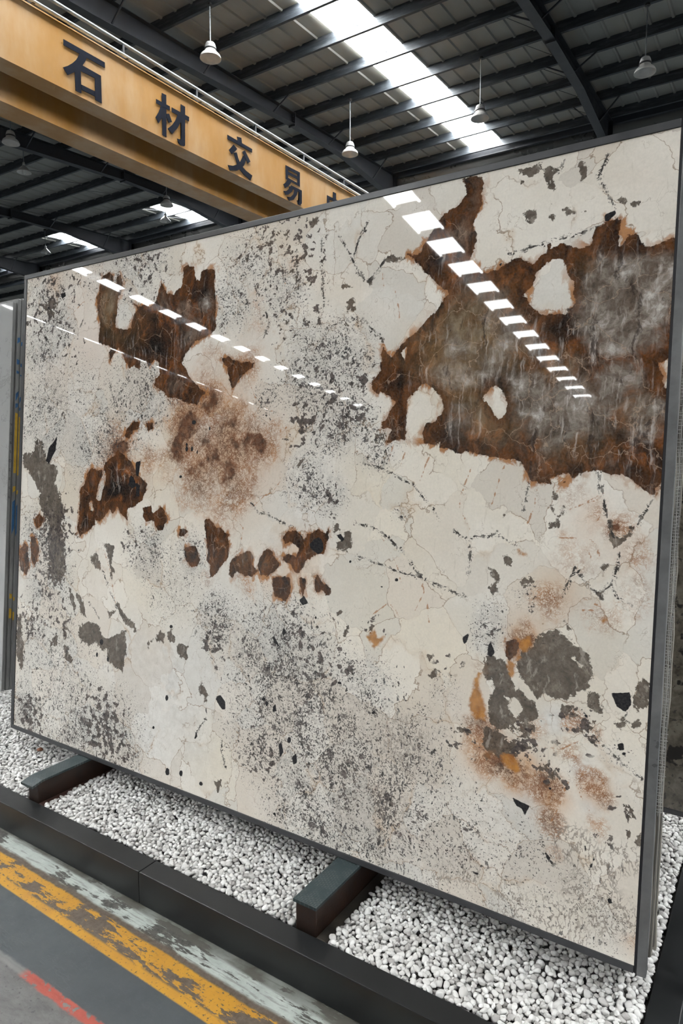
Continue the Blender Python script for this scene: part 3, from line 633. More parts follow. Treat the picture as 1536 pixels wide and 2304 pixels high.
    for a_, s_ in ((0.75, 84), (-0.55, 78), (1.45, 90), (-1.15, 80)):
        k_ = n.noise(s_, 4, n.vscale(sv, (1.0, 1.0, 0.11), rot=(0, a_, 0)), 0.6)
        g_ = n.step(n.add(n.noise(6, 4, n.vadd(n.p, (a_ * 7, 0.0, s_ * 0.13))), n.mul(cl, 0.13)), 0.53, 0.66)
        bc = n.mix(n.mul(n.mul(n.step(k_, 0.55, 0.72), g_), 0.5), bc, (0.66, 0.60, 0.56))
    cr_ = n.voro(8, n.vadd(n.p, wv))
    bc = n.mix(n.mul(n.step(cr_, 0.010, 0.001), 0.55), bc, (0.42, 0.30, 0.22))
    bc = n.mix(n.mul(n.step(n.noise(28, 5, n.vscale(wp2, (1.0, 1.0, 0.3), rot=(0, -0.6, 0)), 0.7), 0.56, 0.66), 0.75), bc, (0.020, 0.012, 0.010))
    rim = n.step(n.add(br, n.mul(n.sub(st, 0.5), 0.03)), 0.040, 0.004)
    bc = n.mix(n.mul(rim, 0.70), bc, n.ramp(st, [(0.38, (0.012, 0.007, 0.006)), (0.62, (0.135, 0.052, 0.016))]))
    base = n.mix(bm_, base, bc)
    # black tourmaline
    km = n.step(n.add(bl, n.mul(edge, 0.35)), -0.0006, 0.001)
    base = n.mix(km, base, (0.012, 0.012, 0.015))
    base = n.mix(n.lin(fine, 0.35, 0.65, 0.0, 0.10), base, (0.25, 0.23, 0.21))
    n.done(base, 0.02, 0.0, 1.40)
    return n.m
# ------------------------------------------------------------------ plain materials
def skylight_material():
    m = bpy.data.materials.new('translucent_skylight'); m.use_nodes = True
    t = m.node_tree; t.nodes.clear()
    o = t.nodes.new('ShaderNodeOutputMaterial'); e = t.nodes.new('ShaderNodeEmission')
    no = t.nodes.new('ShaderNodeTexNoise'); no.inputs['Scale'].default_value = 2.5; no.inputs['Detail'].default_value = 4
    r = t.nodes.new('ShaderNodeValToRGB')
    r.color_ramp.elements[0].position = 0.3; r.color_ramp.elements[0].color = (0.90, 0.96, 0.97, 1)
    r.color_ramp.elements[1].position = 0.7; r.color_ramp.elements[1].color = (1.0, 0.99, 0.97, 1)
    t.links.new(no.outputs['Fac'], r.inputs[0]); t.links.new(r.outputs[0], e.inputs[0])
    e.inputs[1].default_value = SKYLIGHT_STRENGTH
    t.links.new(e.outputs[0], o.inputs[0])
    return m

def steel_dark():
    n = NT('dark_painted_steel')
    x = n.noise(3, 6, rough=0.7)
    return n.done(n.ramp(x, [(0.3, (0.010, 0.012, 0.016)), (0.7, (0.026, 0.029, 0.036))]), n.lin(x, 0.3, 0.7, 0.42, 0.62), 0.0)

def galvanised():
    n = NT('weathered_galvanised_steel')
    v = n.vscale(n.p, (1.0, 6.0, 9.0))
    x = n.noise(1.4, 7, v, 0.72)
    return n.done(n.ramp(x, [(0.34, (0.014, 0.018, 0.024)), (0.52, (0.030, 0.036, 0.043)), (0.68, (0.085, 0.092, 0.10))]), n.lin(x, 0.3, 0.7, 0.6, 0.45), 0.15)

def crane_paint():
    n = NT('orange_crane_enamel')
    v = n.vscale(n.p, (1.0, 0.9, 0.35))
    x = n.noise(1.3, 5, v, 0.6)
    c = n.ramp(x, [(0.30, (0.40, 0.185, 0.026)), (0.47, (0.445, 0.235, 0.070)), (0.62, (0.50, 0.315, 0.155))])
    d = n.noise(5, 6, v, 0.7)
    c = n.mix(n.lin(d, 0.55, 0.75, 0, 0.35), c, (0.36, 0.22, 0.11))
    return n.done(c, 0.42, 0.0)

def floor_material():
    n = NT('painted_concrete_floor')
    X, Y, Z = n.sep(n.p)[0:3]
    big = n.noise(2.2, 6, rough=0.65)
    mid = n.noise(14, 6, rough=0.7)
    fin = n.noise(60, 5, rough=0.7)
    jit = n.mul(n.sub(n.noise(9, 5, rough=0.7), 0.5), 0.022)
    ys = n.add(Y, n.mul(n.add(X, 2.0), 0.022))          # the painted bands run a touch askew of the kerb
    yj = n.add(ys, jit)
    yr = n.add(Y, n.mul(n.sub(n.noise(40, 5), 0.5), 0.012))
    # grey-green epoxy
    epo = n.ramp(big, [(0.35, (0.033, 0.040, 0.046)), (0.65, (0.045, 0.054, 0.060))])
    epo = n.mix(n.step(n.noise(22, 5, n.vscale(n.p, (1, 2.2, 1))), 0.70, 0.74), epo, (0.02, 0.022, 0.024))
    # bare brown concrete under the yellow paint
    brn = n.ramp(fin, [(0.35, (0.055, 0.039, 0.027)), (0.65, (0.105, 0.080, 0.060))])
    yel = n.ramp(mid, [(0.3, (0.36, 0.165, 0.008)), (0.7, (0.46, 0.235, 0.014))])
    streak = n.noise(26, 6, n.vscale(n.p, (0.42, 1.5, 1), rot=(0, 0, 0.25)), 0.72)
    wear = n.noise(4.2, 4, rough=0.6)
    yk = n.step(n.add(n.add(n.mul(streak, 0.55), n.mul(wear, 0.55)), n.mul(n.add(ys, 0.425), 1.3)), 0.540, 0.556)
    yk = n.mx(yk, n.step(n.add(ys, 0.45), 0.006, -0.004))
    band = n.mul(n.step(ys, -0.478, -0.472), n.step(yj, -0.376, -0.384))
    yellow = n.mix(n.mn(yk, n.step(n.noise(120, 3), 0.30, 0.42)), brn, yel)
    col = n.mix(n.step(ys, -0.4765, -0.4745), epo, brn)
    col = n.mix(band, col, yellow)
    # pale worn strip along the kerb
    pale = n.ramp(mid, [(0.3, (0.26, 0.285, 0.265)), (0.7, (0.41, 0.44, 0.415))])
    grime = n.ramp(fin, [(0.35, (0.022, 0.022, 0.020)), (0.65, (0.085, 0.082, 0.072))])
    st2 = n.noise(17, 7, n.vscale(n.p, (0.35, 1.6, 1), rot=(0, 0, 0.1)), 0.74)
    pk = n.step(n.add(n.mul(st2, 0.6), n.mul(n.noise(5, 4), 0.5)), 0.505, 0.525)
    strip = n.mix(pk, grime, pale)
    strip = n.mix(n.mul(n.step(n.noise(50, 5, n.vscale(n.p, (0.25, 2.2, 1))), 0.52, 0.62), 0.45), strip, (0.085, 0.082, 0.068))
    strip = n.mix(n.mul(n.step(ys, -0.314, -0.303), n.lin(n.noise(7, 5), 0.35, 0.6, 0.35, 1.0)), strip, (0.075, 0.072, 0.06))
    col = n.mix(n.step(yj, -0.366, -0.354), col, strip)
    # rough traffic lane with a red edge line
    asp = n.ramp(n.noise(13, 6, n.vscale(n.p, (1.0, 2.2, 1), rot=(0, 0, -0.6)), 0.7), [(0.33, (0.060, 0.058, 0.058)), (0.6, (0.115, 0.112, 0.11))])
    asp = n.mix(n.step(fin, 0.58, 0.66), asp, (0.042, 0.042, 0.043))
    lane = n.step(yr, -0.644, -0.652)
    col = n.mix(lane, col, asp)
    lip = n.mul(n.step(yr, -0.634, -0.645), n.step(yr, -0.664, -0.655))
    col = n.mix(n.mul(lip, 0.75), col, (0.17, 0.167, 0.163))
    red = n.mul(n.mul(n.step(yr, -0.634, -0.641), n.step(yr, -0.668, -0.66)), n.mul(n.step(n.add(X, jit), -1.40, -1.36), n.step(n.add(X, jit), -0.2, -0.3)))
    red = n.mul(red, n.step(n.noise(45, 5), 0.38, 0.46))
    col = n.mix(red, col, n.ramp(mid, [(0.3, (0.24, 0.030, 0.018)), (0.7, (0.37, 0.07, 0.045))]))
    col = n.mix(n.step(Y, -0.236, -0.228), col, epo)        # plain coating under and beyond the racks
    h = n.add(n.mul(fin, 0.5), n.mul(pk, 0.4))
    h = n.add(h, n.mul(n.mul(band, yk), 0.5))
    n.bump(n.add(h, n.mul(lane, n.mul(mid, 2.0))), 0.25, 0.002)
    n.done(col, n.lin(mid, 0.3, 0.7, 0.42, 0.62), 0.0)
    return n.m

def roof_sheet_material():
    n = NT('coated_roof_sheet')
    x = n.noise(1.2, 5, n.vscale(n.p, (1, 0.25, 1)), 0.65)
    return n.done(n.ramp(x, [(0.3, (0.185, 0.184, 0.168)), (0.7, (0.25, 0.248, 0.228))]), 0.55)

def white_marble():
    n = NT('white_veined_marble')
    w = n.vadd(n.p, n.vmul(n.vadd(n.noise(2, 5, color=True), (-0.5, -0.5, -0.5)), 0.5))
    a = n.math('ABSOLUTE', n.sub(n.noise(2.2, 6, w, 0.6), 0.5))
    c = n.mix(n.mul(n.step(a, 0.008, 0.0), 0.35), n.ramp(n.noise(3, 5, w), [(0.3, (0.31, 0.31, 0.31)), (0.7, (0.37, 0.37, 0.368))]), (0.16, 0.16, 0.16))
    return n.done(c, 0.04, 0.0, 1.6)

def slab_edge_material(name, lo, hi):
    n = NT(name)
    x = n.noise(9, 6, n.vscale(n.p, (3.0, 3.0, 0.5)), 0.7)
    n.bump(n.noise(80, 4), 0.4, 0.002)
    return n.done(n.ramp(x, [(0.3, lo), (0.7, hi)]), 0.6)

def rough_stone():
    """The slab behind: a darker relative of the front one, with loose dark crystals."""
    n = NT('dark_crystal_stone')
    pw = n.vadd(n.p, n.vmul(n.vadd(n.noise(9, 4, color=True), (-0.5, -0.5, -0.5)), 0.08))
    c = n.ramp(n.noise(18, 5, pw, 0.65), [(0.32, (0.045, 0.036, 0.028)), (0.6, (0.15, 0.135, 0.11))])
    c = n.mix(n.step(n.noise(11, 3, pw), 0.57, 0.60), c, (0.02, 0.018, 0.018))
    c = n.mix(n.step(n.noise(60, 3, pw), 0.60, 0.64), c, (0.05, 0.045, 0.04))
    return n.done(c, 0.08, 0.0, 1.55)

def pebble_material():
    n = NT('tumbled_white_marble')
    sh = n.attr('shade')[0]
    x = n.noise(70, 4, rough=0.6)
    r = n.rand()
    c = n.ramp(sh, [(0.0, (0.30, 0.285, 0.275)), (0.30, (0.53, 0.517, 0.505)), (1.0, (0.69, 0.682, 0.672))])
    vein = n.step(n.math('ABSOLUTE', n.sub(n.noise(35, 3), 0.5)), 0.03, 0.0)
    c = n.mix(n.mul(vein, 0.35), c, (0.36, 0.35, 0.35))
    c = n.mix(n.lin(x, 0.3, 0.7, 0.0, 0.15), c, (0.34, 0.33, 0.32))
    n.bump(n.noise(160, 3), 0.15, 0.001)
    return n.done(c, 0.55)

def pebble_single_material():
    n = NT('tumbled_white_marble_single')
    r = n.rand()
    c = n.ramp(r, [(0.0, (0.32, 0.305, 0.295)), (0.25, (0.53, 0.517, 0.503)), (1.0, (0.69, 0.682, 0.672))])
    off = n.vadd(n.p, n.vmul(n.vadd(n.p, (1, 1, 1)), n.mul(r, 9.0)))
    vein = n.step(n.math('ABSOLUTE', n.sub(n.noise(35, 3, off), 0.5)), 0.03, 0.0)
    c = n.mix(n.mul(vein, 0.35), c, (0.36, 0.35, 0.35))
    c = n.mix(n.lin(n.noise(70, 4, off), 0.3, 0.7, 0.0, 0.15), c, (0.34, 0.33, 0.32))
    n.bump(n.noise(160, 3), 0.15, 0.001)
    return n.done(c, 0.55)

def rubber_material():
    n = NT('woven_green_rubber')
    v = n.vscale(n.p, (42.0, 60.0, 1.0))
    b = n.t.nodes.new('ShaderNodeTexBrick')
    n.t.links.new(v, b.inputs['Vector'])
    b.inputs['Scale'].default_value = 1.0
    b.inputs['Color1'].default_value = (0.016, 0.030, 0.034, 1); b.inputs['Color2'].default_value = (0.022, 0.038, 0.043, 1)
    b.inputs['Mortar'].default_value = (0.070, 0.082, 0.082, 1); b.inputs['Mortar Size'].default_value = 0.035
    b.inputs['Brick Width'].default_value = 0.6; b.inputs['Row Height'].default_value = 0.35
    c = n.mix(n.step(n.noise(25, 5), 0.45, 0.62), b.outputs['Color'], (0.018, 0.033, 0.037))
    n.bump(b.outputs['Fac'], 0.4, 0.002)
    return n.done(c, 0.5)

M = {}
M['skylight'] = skylight_material()
M['steel'] = steel_dark()
M['galv'] = galvanised()
M['sheet'] = roof_sheet_material()
M['crane'] = crane_paint()
M['ink'] = worn('navy_sign_paint', (0.004, 0.006, 0.014), (0.009, 0.012, 0.024), 6, 0.75)
M['ink'].node_tree.nodes['Principled BSDF'].inputs['Specular IOR Level'].default_value = 0.08
M['pipe'] = worn('pale_conduit', (0.13, 0.145, 0.16), (0.24, 0.26, 0.28), 5, 0.4, 0.2)
M['floor'] = floor_material()
M['wall'] = worn('dusty_wall_sheet', (0.06, 0.06, 0.057), (0.10, 0.098, 0.092), 1.5, 0.7)
M['frame'] = worn('graphite_metal_frame', (0.036, 0.037, 0.041), (0.056, 0.057, 0.061), 12, 0.36, 0.2)
M['strip'] = worn('brushed_grey_edge_strip', (0.11, 0.112, 0.114), (0.17, 0.172, 0.174), 14, 0.34, 0.3)
M['gap'] = worn('gap_black', (0.006, 0.006, 0.009), (0.016, 0.016, 0.02), 20, 0.5)
M['kerb'] = worn('black_steel_kerb', (0.007, 0.0078, 0.0085), (0.012, 0.013, 0.014), 7, 0.36, 0.0, 0.03, ior=1.4)
M['timber'] = worn('dark_hardwood', (0.007, 0.005, 0.004), (0.034, 0.015, 0.009), 16, 0.5, 0.0, 0.2)
M['channel'] = worn('rusty_red_channel', (0.028, 0.013, 0.010), (0.075, 0.036, 0.030), 14, 0.5, 0.0, 0.1)
M['channel_dark'] = worn('grimy_black_channel', (0.006, 0.006, 0.006), (0.035, 0.029, 0.022), 14, 0.5, 0.0, 0.2)
M['rubber'] = rubber_material()
M['stone'] = stone_material()
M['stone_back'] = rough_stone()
M['edge_a'] = slab_edge_material('sawn_slab_edge', (0.16, 0.145, 0.12), (0.36, 0.34, 0.30))
M['edge_b'] = slab_edge_material('grey_slab_edge', (0.10, 0.10, 0.10), (0.24, 0.24, 0.235))
M['edge_c'] = slab_edge_material('dark_slab_edge', (0.035, 0.033, 0.030), (0.14, 0.13, 0.115))
M['net'] = worn('glass_fibre_net', (0.30, 0.30, 0.29), (0.52, 0.52, 0.50), 30, 0.6)
M['marble'] = white_marble()
M['blue'] = worn('blue_crayon', (0.010, 0.055, 0.14), (0.03, 0.12, 0.26), 40, 0.6)
M['yellow'] = worn('yellow_crayon', (0.34, 0.20, 0.012), (0.52, 0.33, 0.03), 40, 0.6)
M['pebble'] = pebble_material()
M['pebble1'] = pebble_single_material()
M['rust_pebble'] = worn('rust_brown_pebble', (0.14, 0.055, 0.025), (0.24, 0.10, 0.05), 60, 0.55)
M['soil'] = worn('grey_grit', (0.10, 0.10, 0.095), (0.22, 0.215, 0.21), 40, 0.8)
M['lamp_cap'] = worn('cast_lamp_cap', (0.28, 0.28, 0.28), (0.40, 0.40, 0.395), 8, 0.4, 0.2)
M['lamp_shade'] = worn('frosted_lamp_shade', (0.46, 0.45, 0.43), (0.58, 0.57, 0.55), 5, 0.35)
M['lamp_shade'].node_tree.nodes['Principled BSDF'].inputs['Transmission Weight'].default_value = 0.0
M['black'] = worn('black_plastic', (0.008, 0.008, 0.009), (0.015, 0.015, 0.016), 8, 0.45)
M['bulb'] = worn('white_bulb_glass', (0.62, 0.61, 0.58), (0.72, 0.71, 0.68), 5, 0.2)
# ------------------------------------------------------------------ the hall: floor, walls, roof
X0, X1, Y0, Y1 = -46.0, 10.0, -32.0, 46.0
SLOPE, H0 = 0.04, 8.5
def purlin_z(y): return CAM[2] + H0 + SLOPE * (y - CAM[1])
PH = 0.245                                           # purlin depth
tag(MB().box(X0, X1, Y0, Y1, -0.2, 0.0).build('floor', M['floor']), kind='structure')
for nm, b in (('wall_left', (X0 - .2, X0, Y0, Y1)), ('wall_right', (X1, X1 + .2, Y0, Y1)), ('wall_back', (X0, X1, Y0 - .2, Y0)), ('wall_front', (X0, X1, Y1, Y1 + .2))):
    tag(MB().box(*b, 0, 13.5).build(nm, M['wall']), kind='structure')

ceiling = tag(empty('ceiling', (0, 0, 0)), kind='structure')
EAVE = CAM[1] + 21.15
STRIPS = [-34.8, -27.9, -21.2, -15.2, -8.71, 7.4]  # the last strip, right of the view, is unseen and added to light the slab
SKW = 1.06
def sheet(xa, xb, ya, yb, za, zb, ribs):
    """One roof sheet with trapezoid ribs hanging below it, sloping from (ya, za) to (yb, zb)."""
    prof = [(xa, 0.0)]
    for r in ribs:
        prof += [(r - 0.045, 0.0), (r - 0.022, -0.034), (r + 0.022, -0.034), (r + 0.045, 0.0)]
    prof.append((xb, 0.0))
    n = len(prof)
    vs = []
    for y, z in ((ya, za), (yb, zb)):
        vs += [(x, y, z + d) for x, d in prof] + [(x, y, z + d + 0.012) for x, d in prof]
    m = 2 * n
    fs = []
    for i in range(n - 1):
        fs.append((i, i + 1, m + i + 1, m + i))
        fs.append((n + i, m + n + i, m + n + i + 1, n + i + 1))
    fs += [(0, m, m + n, n), (n - 1, 2 * n - 1, m + 2 * n - 1, m + n - 1)]
    return vs, fs

def roof_field(xa, xb, ya, yb, za, zb):
    k = max(1, round((xb - xa) / 0.9))
    w = (xb - xa) / k
    for i in range(k):
        a = xa + i * w
        vs, fs = sheet(a, a + w, ya, yb, za, zb, (a + 0.02, a + w / 2))
        mesh_obj('roof_sheet', vs, fs, M['sheet'], ceiling)

YB = 1.0                                             # where the newer sheeting over the racks begins
PFRONT = [v for v in (CAM[1] + 12.009 + 1.277 * i for i in range(-9, 8)) if v > YB]
PBACK = [PFRONT[0] - 1.43 * (i + 1) for i in range(24) if PFRONT[0] - 1.43 * (i + 1) > Y0]
PALL = PBACK[::-1] + PFRONT
zroof = lambda y: purlin_z(y) + PH
zroof2 = lambda y: purlin_z(EAVE) + PH - 0.25 - 0.02 * (y - EAVE)
BACKSTRIPS = [v + 0.2 for v in STRIPS]
SPANS = [(Y0, YB, zroof, BACKSTRIPS, 0.82, Y0), (YB, EAVE, zroof, STRIPS, SKW, PFRONT[-3] + .03), (EAVE + 0.9, 45.5, zroof2, STRIPS, SKW, 0)]
for ya, yb, zf, strips, wd, ylit in SPANS:
    edges = [X0] + [e for s in strips for e in (s, s + wd)] + [X1]
    for a, b in zip(edges[0::2], edges[1::2]):
        if b - a > 0.2: roof_field(a, b, ya, yb, zf(ya), zf(yb))
    for s in strips:
        runs = [(ya, yb, True)]
        if s < -10 and ya == YB:                      # west of the crane the strips only show again by the eave
            runs = [(ya, ylit, False), (ylit, yb, True)]
        for ra, rb, lit in runs:
            k = max(1, round((rb - ra) / 6.6))
            for i in range(k):
                a, b = ra + (rb - ra) * i / k, ra + (rb - ra) * (i + 1) / k - 0.01
                if lit:
                    vs, fs = sheet(s + 0.005, s + wd - 0.005, a, b, zf(a), zf(b), (s + 0.06, s + wd - 0.06))
                    mesh_obj('skylight_panel', vs, fs, M['skylight'], ceiling)
                else:
                    vs, fs = sheet(s, s + wd, a, b, zf(a), zf(b), (s + 0.02, s + wd / 2))
                    mesh_obj('roof_sheet', vs, fs, M['sheet'], ceiling)

RAFTERS = [-39.0, -32.1, -25.1, -18.56, -11.53, -4.51, 2.5, 9.0]
def purlin(y, z, drop=0.0):
    z -= drop
    PH_ = PH + drop
    c = [(y, z), (y + 0.07, z), (y + 0.07, z + 0.02), (y + 0.012, z + 0.012), (y + 0.012, z + PH_ - 0.012), (y + 0.07, z + PH_ - 0.012), (y + 0.07, z + PH_ - 0.002), (y, z + PH_ - 0.002)]
    MB().prism(c, 'x', X0, X1).build('purlin', M['galv'], ceiling)
for y in PALL: purlin(y, purlin_z(y), 0.06 if y < YB else 0.0)
zf = zroof2
y = EAVE + 1.2
while y < 45:
    purlin(y, zf(y) - PH); y += 1.35

# rafters: tapered I-beams with splice plates and fly braces
DEPTH = [(-32, .55), (-9, .55), (7.5, .47), (13.9, .28), (16.4, .33), (19.85, .80)]
def depth(y):
    for (a, da), (b, db) in zip(DEPTH, DEPTH[1:]):
        if y <= b: return da + (db - da) * (y - a) / (b - a)
    return DEPTH[-1][1]
ys = [d[0] for d in DEPTH]
for xr in RAFTERS:
    m = MB()
    for (ya, yb) in zip(ys, ys[1:]):
        for dx, f in ((0.006, None), (0.11, 'top'), (0.11, 'bot')):
            vs = []
            for y in (ya, yb):
                zt = purlin_z(y) - 0.002; zb = zt - depth(y)
                lo, hi = (zb, zt) if f is None else ((zt - 0.014, zt) if f == 'top' else (zb - 0.014, zb))
                vs += [(xr - dx, y, lo), (xr + dx, y, lo), (xr + dx, y, hi), (xr - dx, y, hi)]
            m.add(vs, [(0, 1, 5, 4), (1, 2, 6, 5), (2, 3, 7, 6), (3, 0, 4, 7), (0, 3, 2, 1), (4, 5, 6, 7)])
    raf = m.build('rafter', M['steel'], ceiling)
    sp = MB()
    for y in (13.9,):
        zt = purlin_z(y); zb = zt - depth(y)
        sp.box(xr - 0.11, xr + 0.11, y - 0.02, y + 0.02, zb - 0.06, zt + 0.02)
        for k in range(5):
            z = zb + 0.03 + k * (depth(y) - 0.06) / 4
            for s in (-0.06, 0.06): sp.tube((xr + s, y - 0.045, z), (xr + s, y + 0.045, z), 0.013, 6)
    sp.build('splice_plate', M['steel'], raf)
    for i, y in enumerate(PALL):
        if y < -6 or i % 2: continue
        zt = purlin_z(y); zb = zt - depth(y)
        for s in (-1, 1):
            a = Vector((xr + s * 0.07, y + 0.02, zb + 0.02)); b = Vector((xr + s * 0.62, y + 0.02, zt + 0.03))
            MB().tube(a, b, 0.022, 4).build('fly_brace', M['steel'], raf)
    zc = purlin_z(EAVE) - 0.02
    c = MB()
    for dy in (0.0, 0.36): c.box(xr - 0.13, xr + 0.13, EAVE + dy, EAVE + dy + 0.016, 0, zc)
    c.box(xr - 0.006, xr + 0.006, EAVE, EAVE + 0.36, 0, zc)
    c.build('column', M['steel'], ceiling)

# eave beam and box gutter between the two spans
zg = purlin_z(EAVE)
bm_ = MB().prism([(EAVE + .02, zg + .16), (EAVE + .02, zg - 0.10), (EAVE + .14, zg - 0.10), (EAVE + .14, zg - .085), (EAVE + .035, zg - .085), (EAVE + .035, zg + .145), (EAVE + .14, zg + .145), (EAVE + .14, zg + .16)], 'x', X0, X1)
bm_.build('eave_beam', M['steel'], ceiling)
gt = [(EAVE + 0.40 + 0.22 * math.cos(t), zg - 0.02 + 0.30 * math.sin(t)) for t in np.linspace(math.pi, 2 * math.pi, 13)]
gt += [(EAVE + 0.60, zg), (EAVE + 0.20, zg)]
MB().prism(gt, 'x', X0, X1).build('gutter', worn('smooth_gutter_metal', (0.07, 0.07, 0.068), (0.085, 0.085, 0.083), 1, 0.28, 0.5), ceiling, True)
# sag rods stretched between the purlins
for x in [v for v in np.arange(-40.5, 9, 3.2) if min(abs(v - r) for r in RAFTERS) > .5]:
    for a, b in zip(PFRONT[6:-1], PFRONT[7:]):
        MB().tube((x, a + .01, purlin_z(a) + .06), (x + .45, b, purlin_z(b) + .16), 0.006, 5).build('sag_rod', M['steel'], ceiling)

# ------------------------------------------------------------------ overhead crane
CX, CB, CT = -8.794, CAM[2] + 5.2, 7.277 + ZG
cy0, cy1 = -20.0, 19.2
crane = tag(empty('overhead_crane', (CX, 0, 0)), 'orange double-girder overhead crane with large dark blue characters on its side', 'crane')
def girder(x_face, w, name='girder'):
    xa, xb = x_face - w - CX, x_face - CX
    m = MB().box(xa, xb - 0.006, cy0, cy1, CB + 0.012, CT - 0.016)
    m.box(xa - 0.03, xb + 0.0, cy0, cy1, CB, CB + 0.014)
    m.box(xa - 0.03, xb + 0.018, cy0, cy1, CT - 0.018, CT)
    for y in np.arange(cy0 + 2.1, cy1, 4.2): m.box(xb - 0.008, xb - 0.0045, y - 0.004, y + 0.004, CB + 0.014, CT - 0.018)
    return m.build(name, M['crane'], crane)
near_girder = girder(CX, 0.30)
girder(CAM[0] - 1.9467 * 5.2, 0.45)
for px, pz in ((-9.00, 7.655 + ZG), (-8.90, 7.42 + ZG)):
    MB().tube((px - CX, cy0, pz), (px - CX, cy1, pz), 0.028, 10).build('handrail_pipe', M['pipe'], crane, True)
for y in np.arange(-18.2, 19, 1.62):
    b = MB().box(-0.215, -0.185, y - .02, y + .02, CT - .002, 7.655 + ZG)
    b.box(-0.215, -0.09, y - .02, y + .02, 7.39 + ZG, 7.43 + ZG)
    b.build('pipe_bracket', M['steel'], crane)
MB().box(CAM[0] - 1.9467 * 5.2 - CX - .2, -0.66, cy0, cy1, CT + .002, CT + .012).build('shade_plate', M['steel'], crane)  # unseen cover over the gap, added to shade the second girder's web
for a in (cy0 - .25, cy1 - .25):                     # end carriages across the two girders
    MB().box(-2.0, 0.35, a, a + 0.5, CB - 0.35, CB - 0.002, 0.02).build('end_carriage', M['crane'], crane)

def glyph(ox, oy, s, polys):
    """Painted character strokes: outlines on the girder's face, given as photo pixels (tile origin + point / s)."""
    m = MB()
    for k, P in enumerate(polys):
        pts = [on_plane(ox + x / s, oy + y / s, (CX, 0, 0), np.array([1., 0, 0])) for x, y in P]
        bmx = bmesh.new()
        f = bmx.faces.new([bmx.verts.new((0.001 - 0.0001 * k, p[1], p[2])) for p in pts])
        bmesh.ops.triangulate(bmx, faces=[f])
        ext = bmesh.ops.extrude_face_region(bmx, geom=bmx.faces[:])
        for v in ext['geom']:
            if isinstance(v, bmesh.types.BMVert): v.co.x += 0.004 + 0.0004 * k
        bmesh.ops.recalc_face_normals(bmx, faces=bmx.faces[:])
        bmx.verts.index_update()
        m.add([v.co for v in bmx.verts], [tuple(v.index for v in q.verts) for q in bmx.faces])
        bmx.free()
    m.build('painted_character', M['ink'], crane)
glyph(120, 70, 10.97, [
    [(240,195),(1265,775),(1270,910),(245,345)],
    [(640,560),(815,650),(800,720),(715,855),(640,930),(530,1010),(350,1090),(235,895),(350,860),(470,790),(560,710),(610,630)],
    [(525,1010),(600,900),(720,850),(1170,1105),(1160,1245),(1020,1165),(670,985),(690,1540),(545,1470)],
    [(1020,1160),(1170,1105),(1190,1785),(1030,1700)], [(685,1320),(1025,1490),(1025,1615),(690,1450)]])
glyph(340, 200, 15.36, [
    [(360,140),(515,215),(525,1670),(380,1600)], [(165,350),(640,605),(640,750),(170,495)],
    [(320,600),(500,600),(470,800),(380,990),(250,1190),(145,985),(240,830),(300,690)], [(525,860),(620,865),(715,1150),(600,1170),(520,980)],
    [(705,640),(1305,975),(1300,1125),(705,800)], [(1015,530),(1165,620),(1165,1960),(1130,1985),(1010,1950),(935,1880),(885,1720),(1025,1755),(1035,1500)],
    [(905,910),(1060,960),(1000,1180),(900,1360),(720,1560),(565,1375),(720,1250),(830,1100)]])
glyph(500, 290, 17.07, [
    [(190,225),(1140,775),(1135,915),(190,385)], [(555,295),(725,345),(750,560),(590,480)],
    [(430,600),(565,775),(500,850),(360,975),(245,815)], [(755,880),(860,825),(1075,1265),(965,1325)],
    [(430,920),(545,905),(600,1120),(670,1290),(780,1470),(920,1620),(1145,1795),(1075,1985),(820,1760),(650,1550),(560,1350)],
    [(790,1020),(905,1200),(830,1400),(700,1540),(560,1600),(280,1595),(205,1390),(400,1420),(560,1370),(690,1250),(750,1130)]])
glyph(620, 360, 9.6, [
    [(210,110),(520,270),(520,340),(210,180)], [(210,110),(265,140),(265,440),(215,410)], [(465,245),(520,270),(520,580),(465,540)],
    [(260,250),(470,360),(470,420),(260,310)], [(240,370),(520,530),(520,580),(330,470),(255,420)],
    [(255,420),(340,470),(270,570),(200,605),(160,525),(215,490)], [(330,545),(560,660),(560,720),(300,600)],
    [(500,640),(560,660),(560,940),(530,975),(475,960),(455,870),(505,880)], [(290,570),(370,610),(350,680),(270,750),(205,750),(165,670),(230,670),(280,630)],
    [(410,620),(475,660),(450,760),(380,860),(290,885),(245,800),(320,800),(380,740)]])
glyph(620, 360, 9.6, [
    [(1105,760),(1160,790),(1160,1010),(1105,990)], [(1105,760),(1440,925),(1440,985),(1105,820)], [(1385,900),(1440,925),(1440,1150),(1385,1130)],
    [(1150,960),(1430,1090),(1430,1150),(1150,1020)], [(1235,690),(1300,720),(1300,1250),(1235,1220)]])

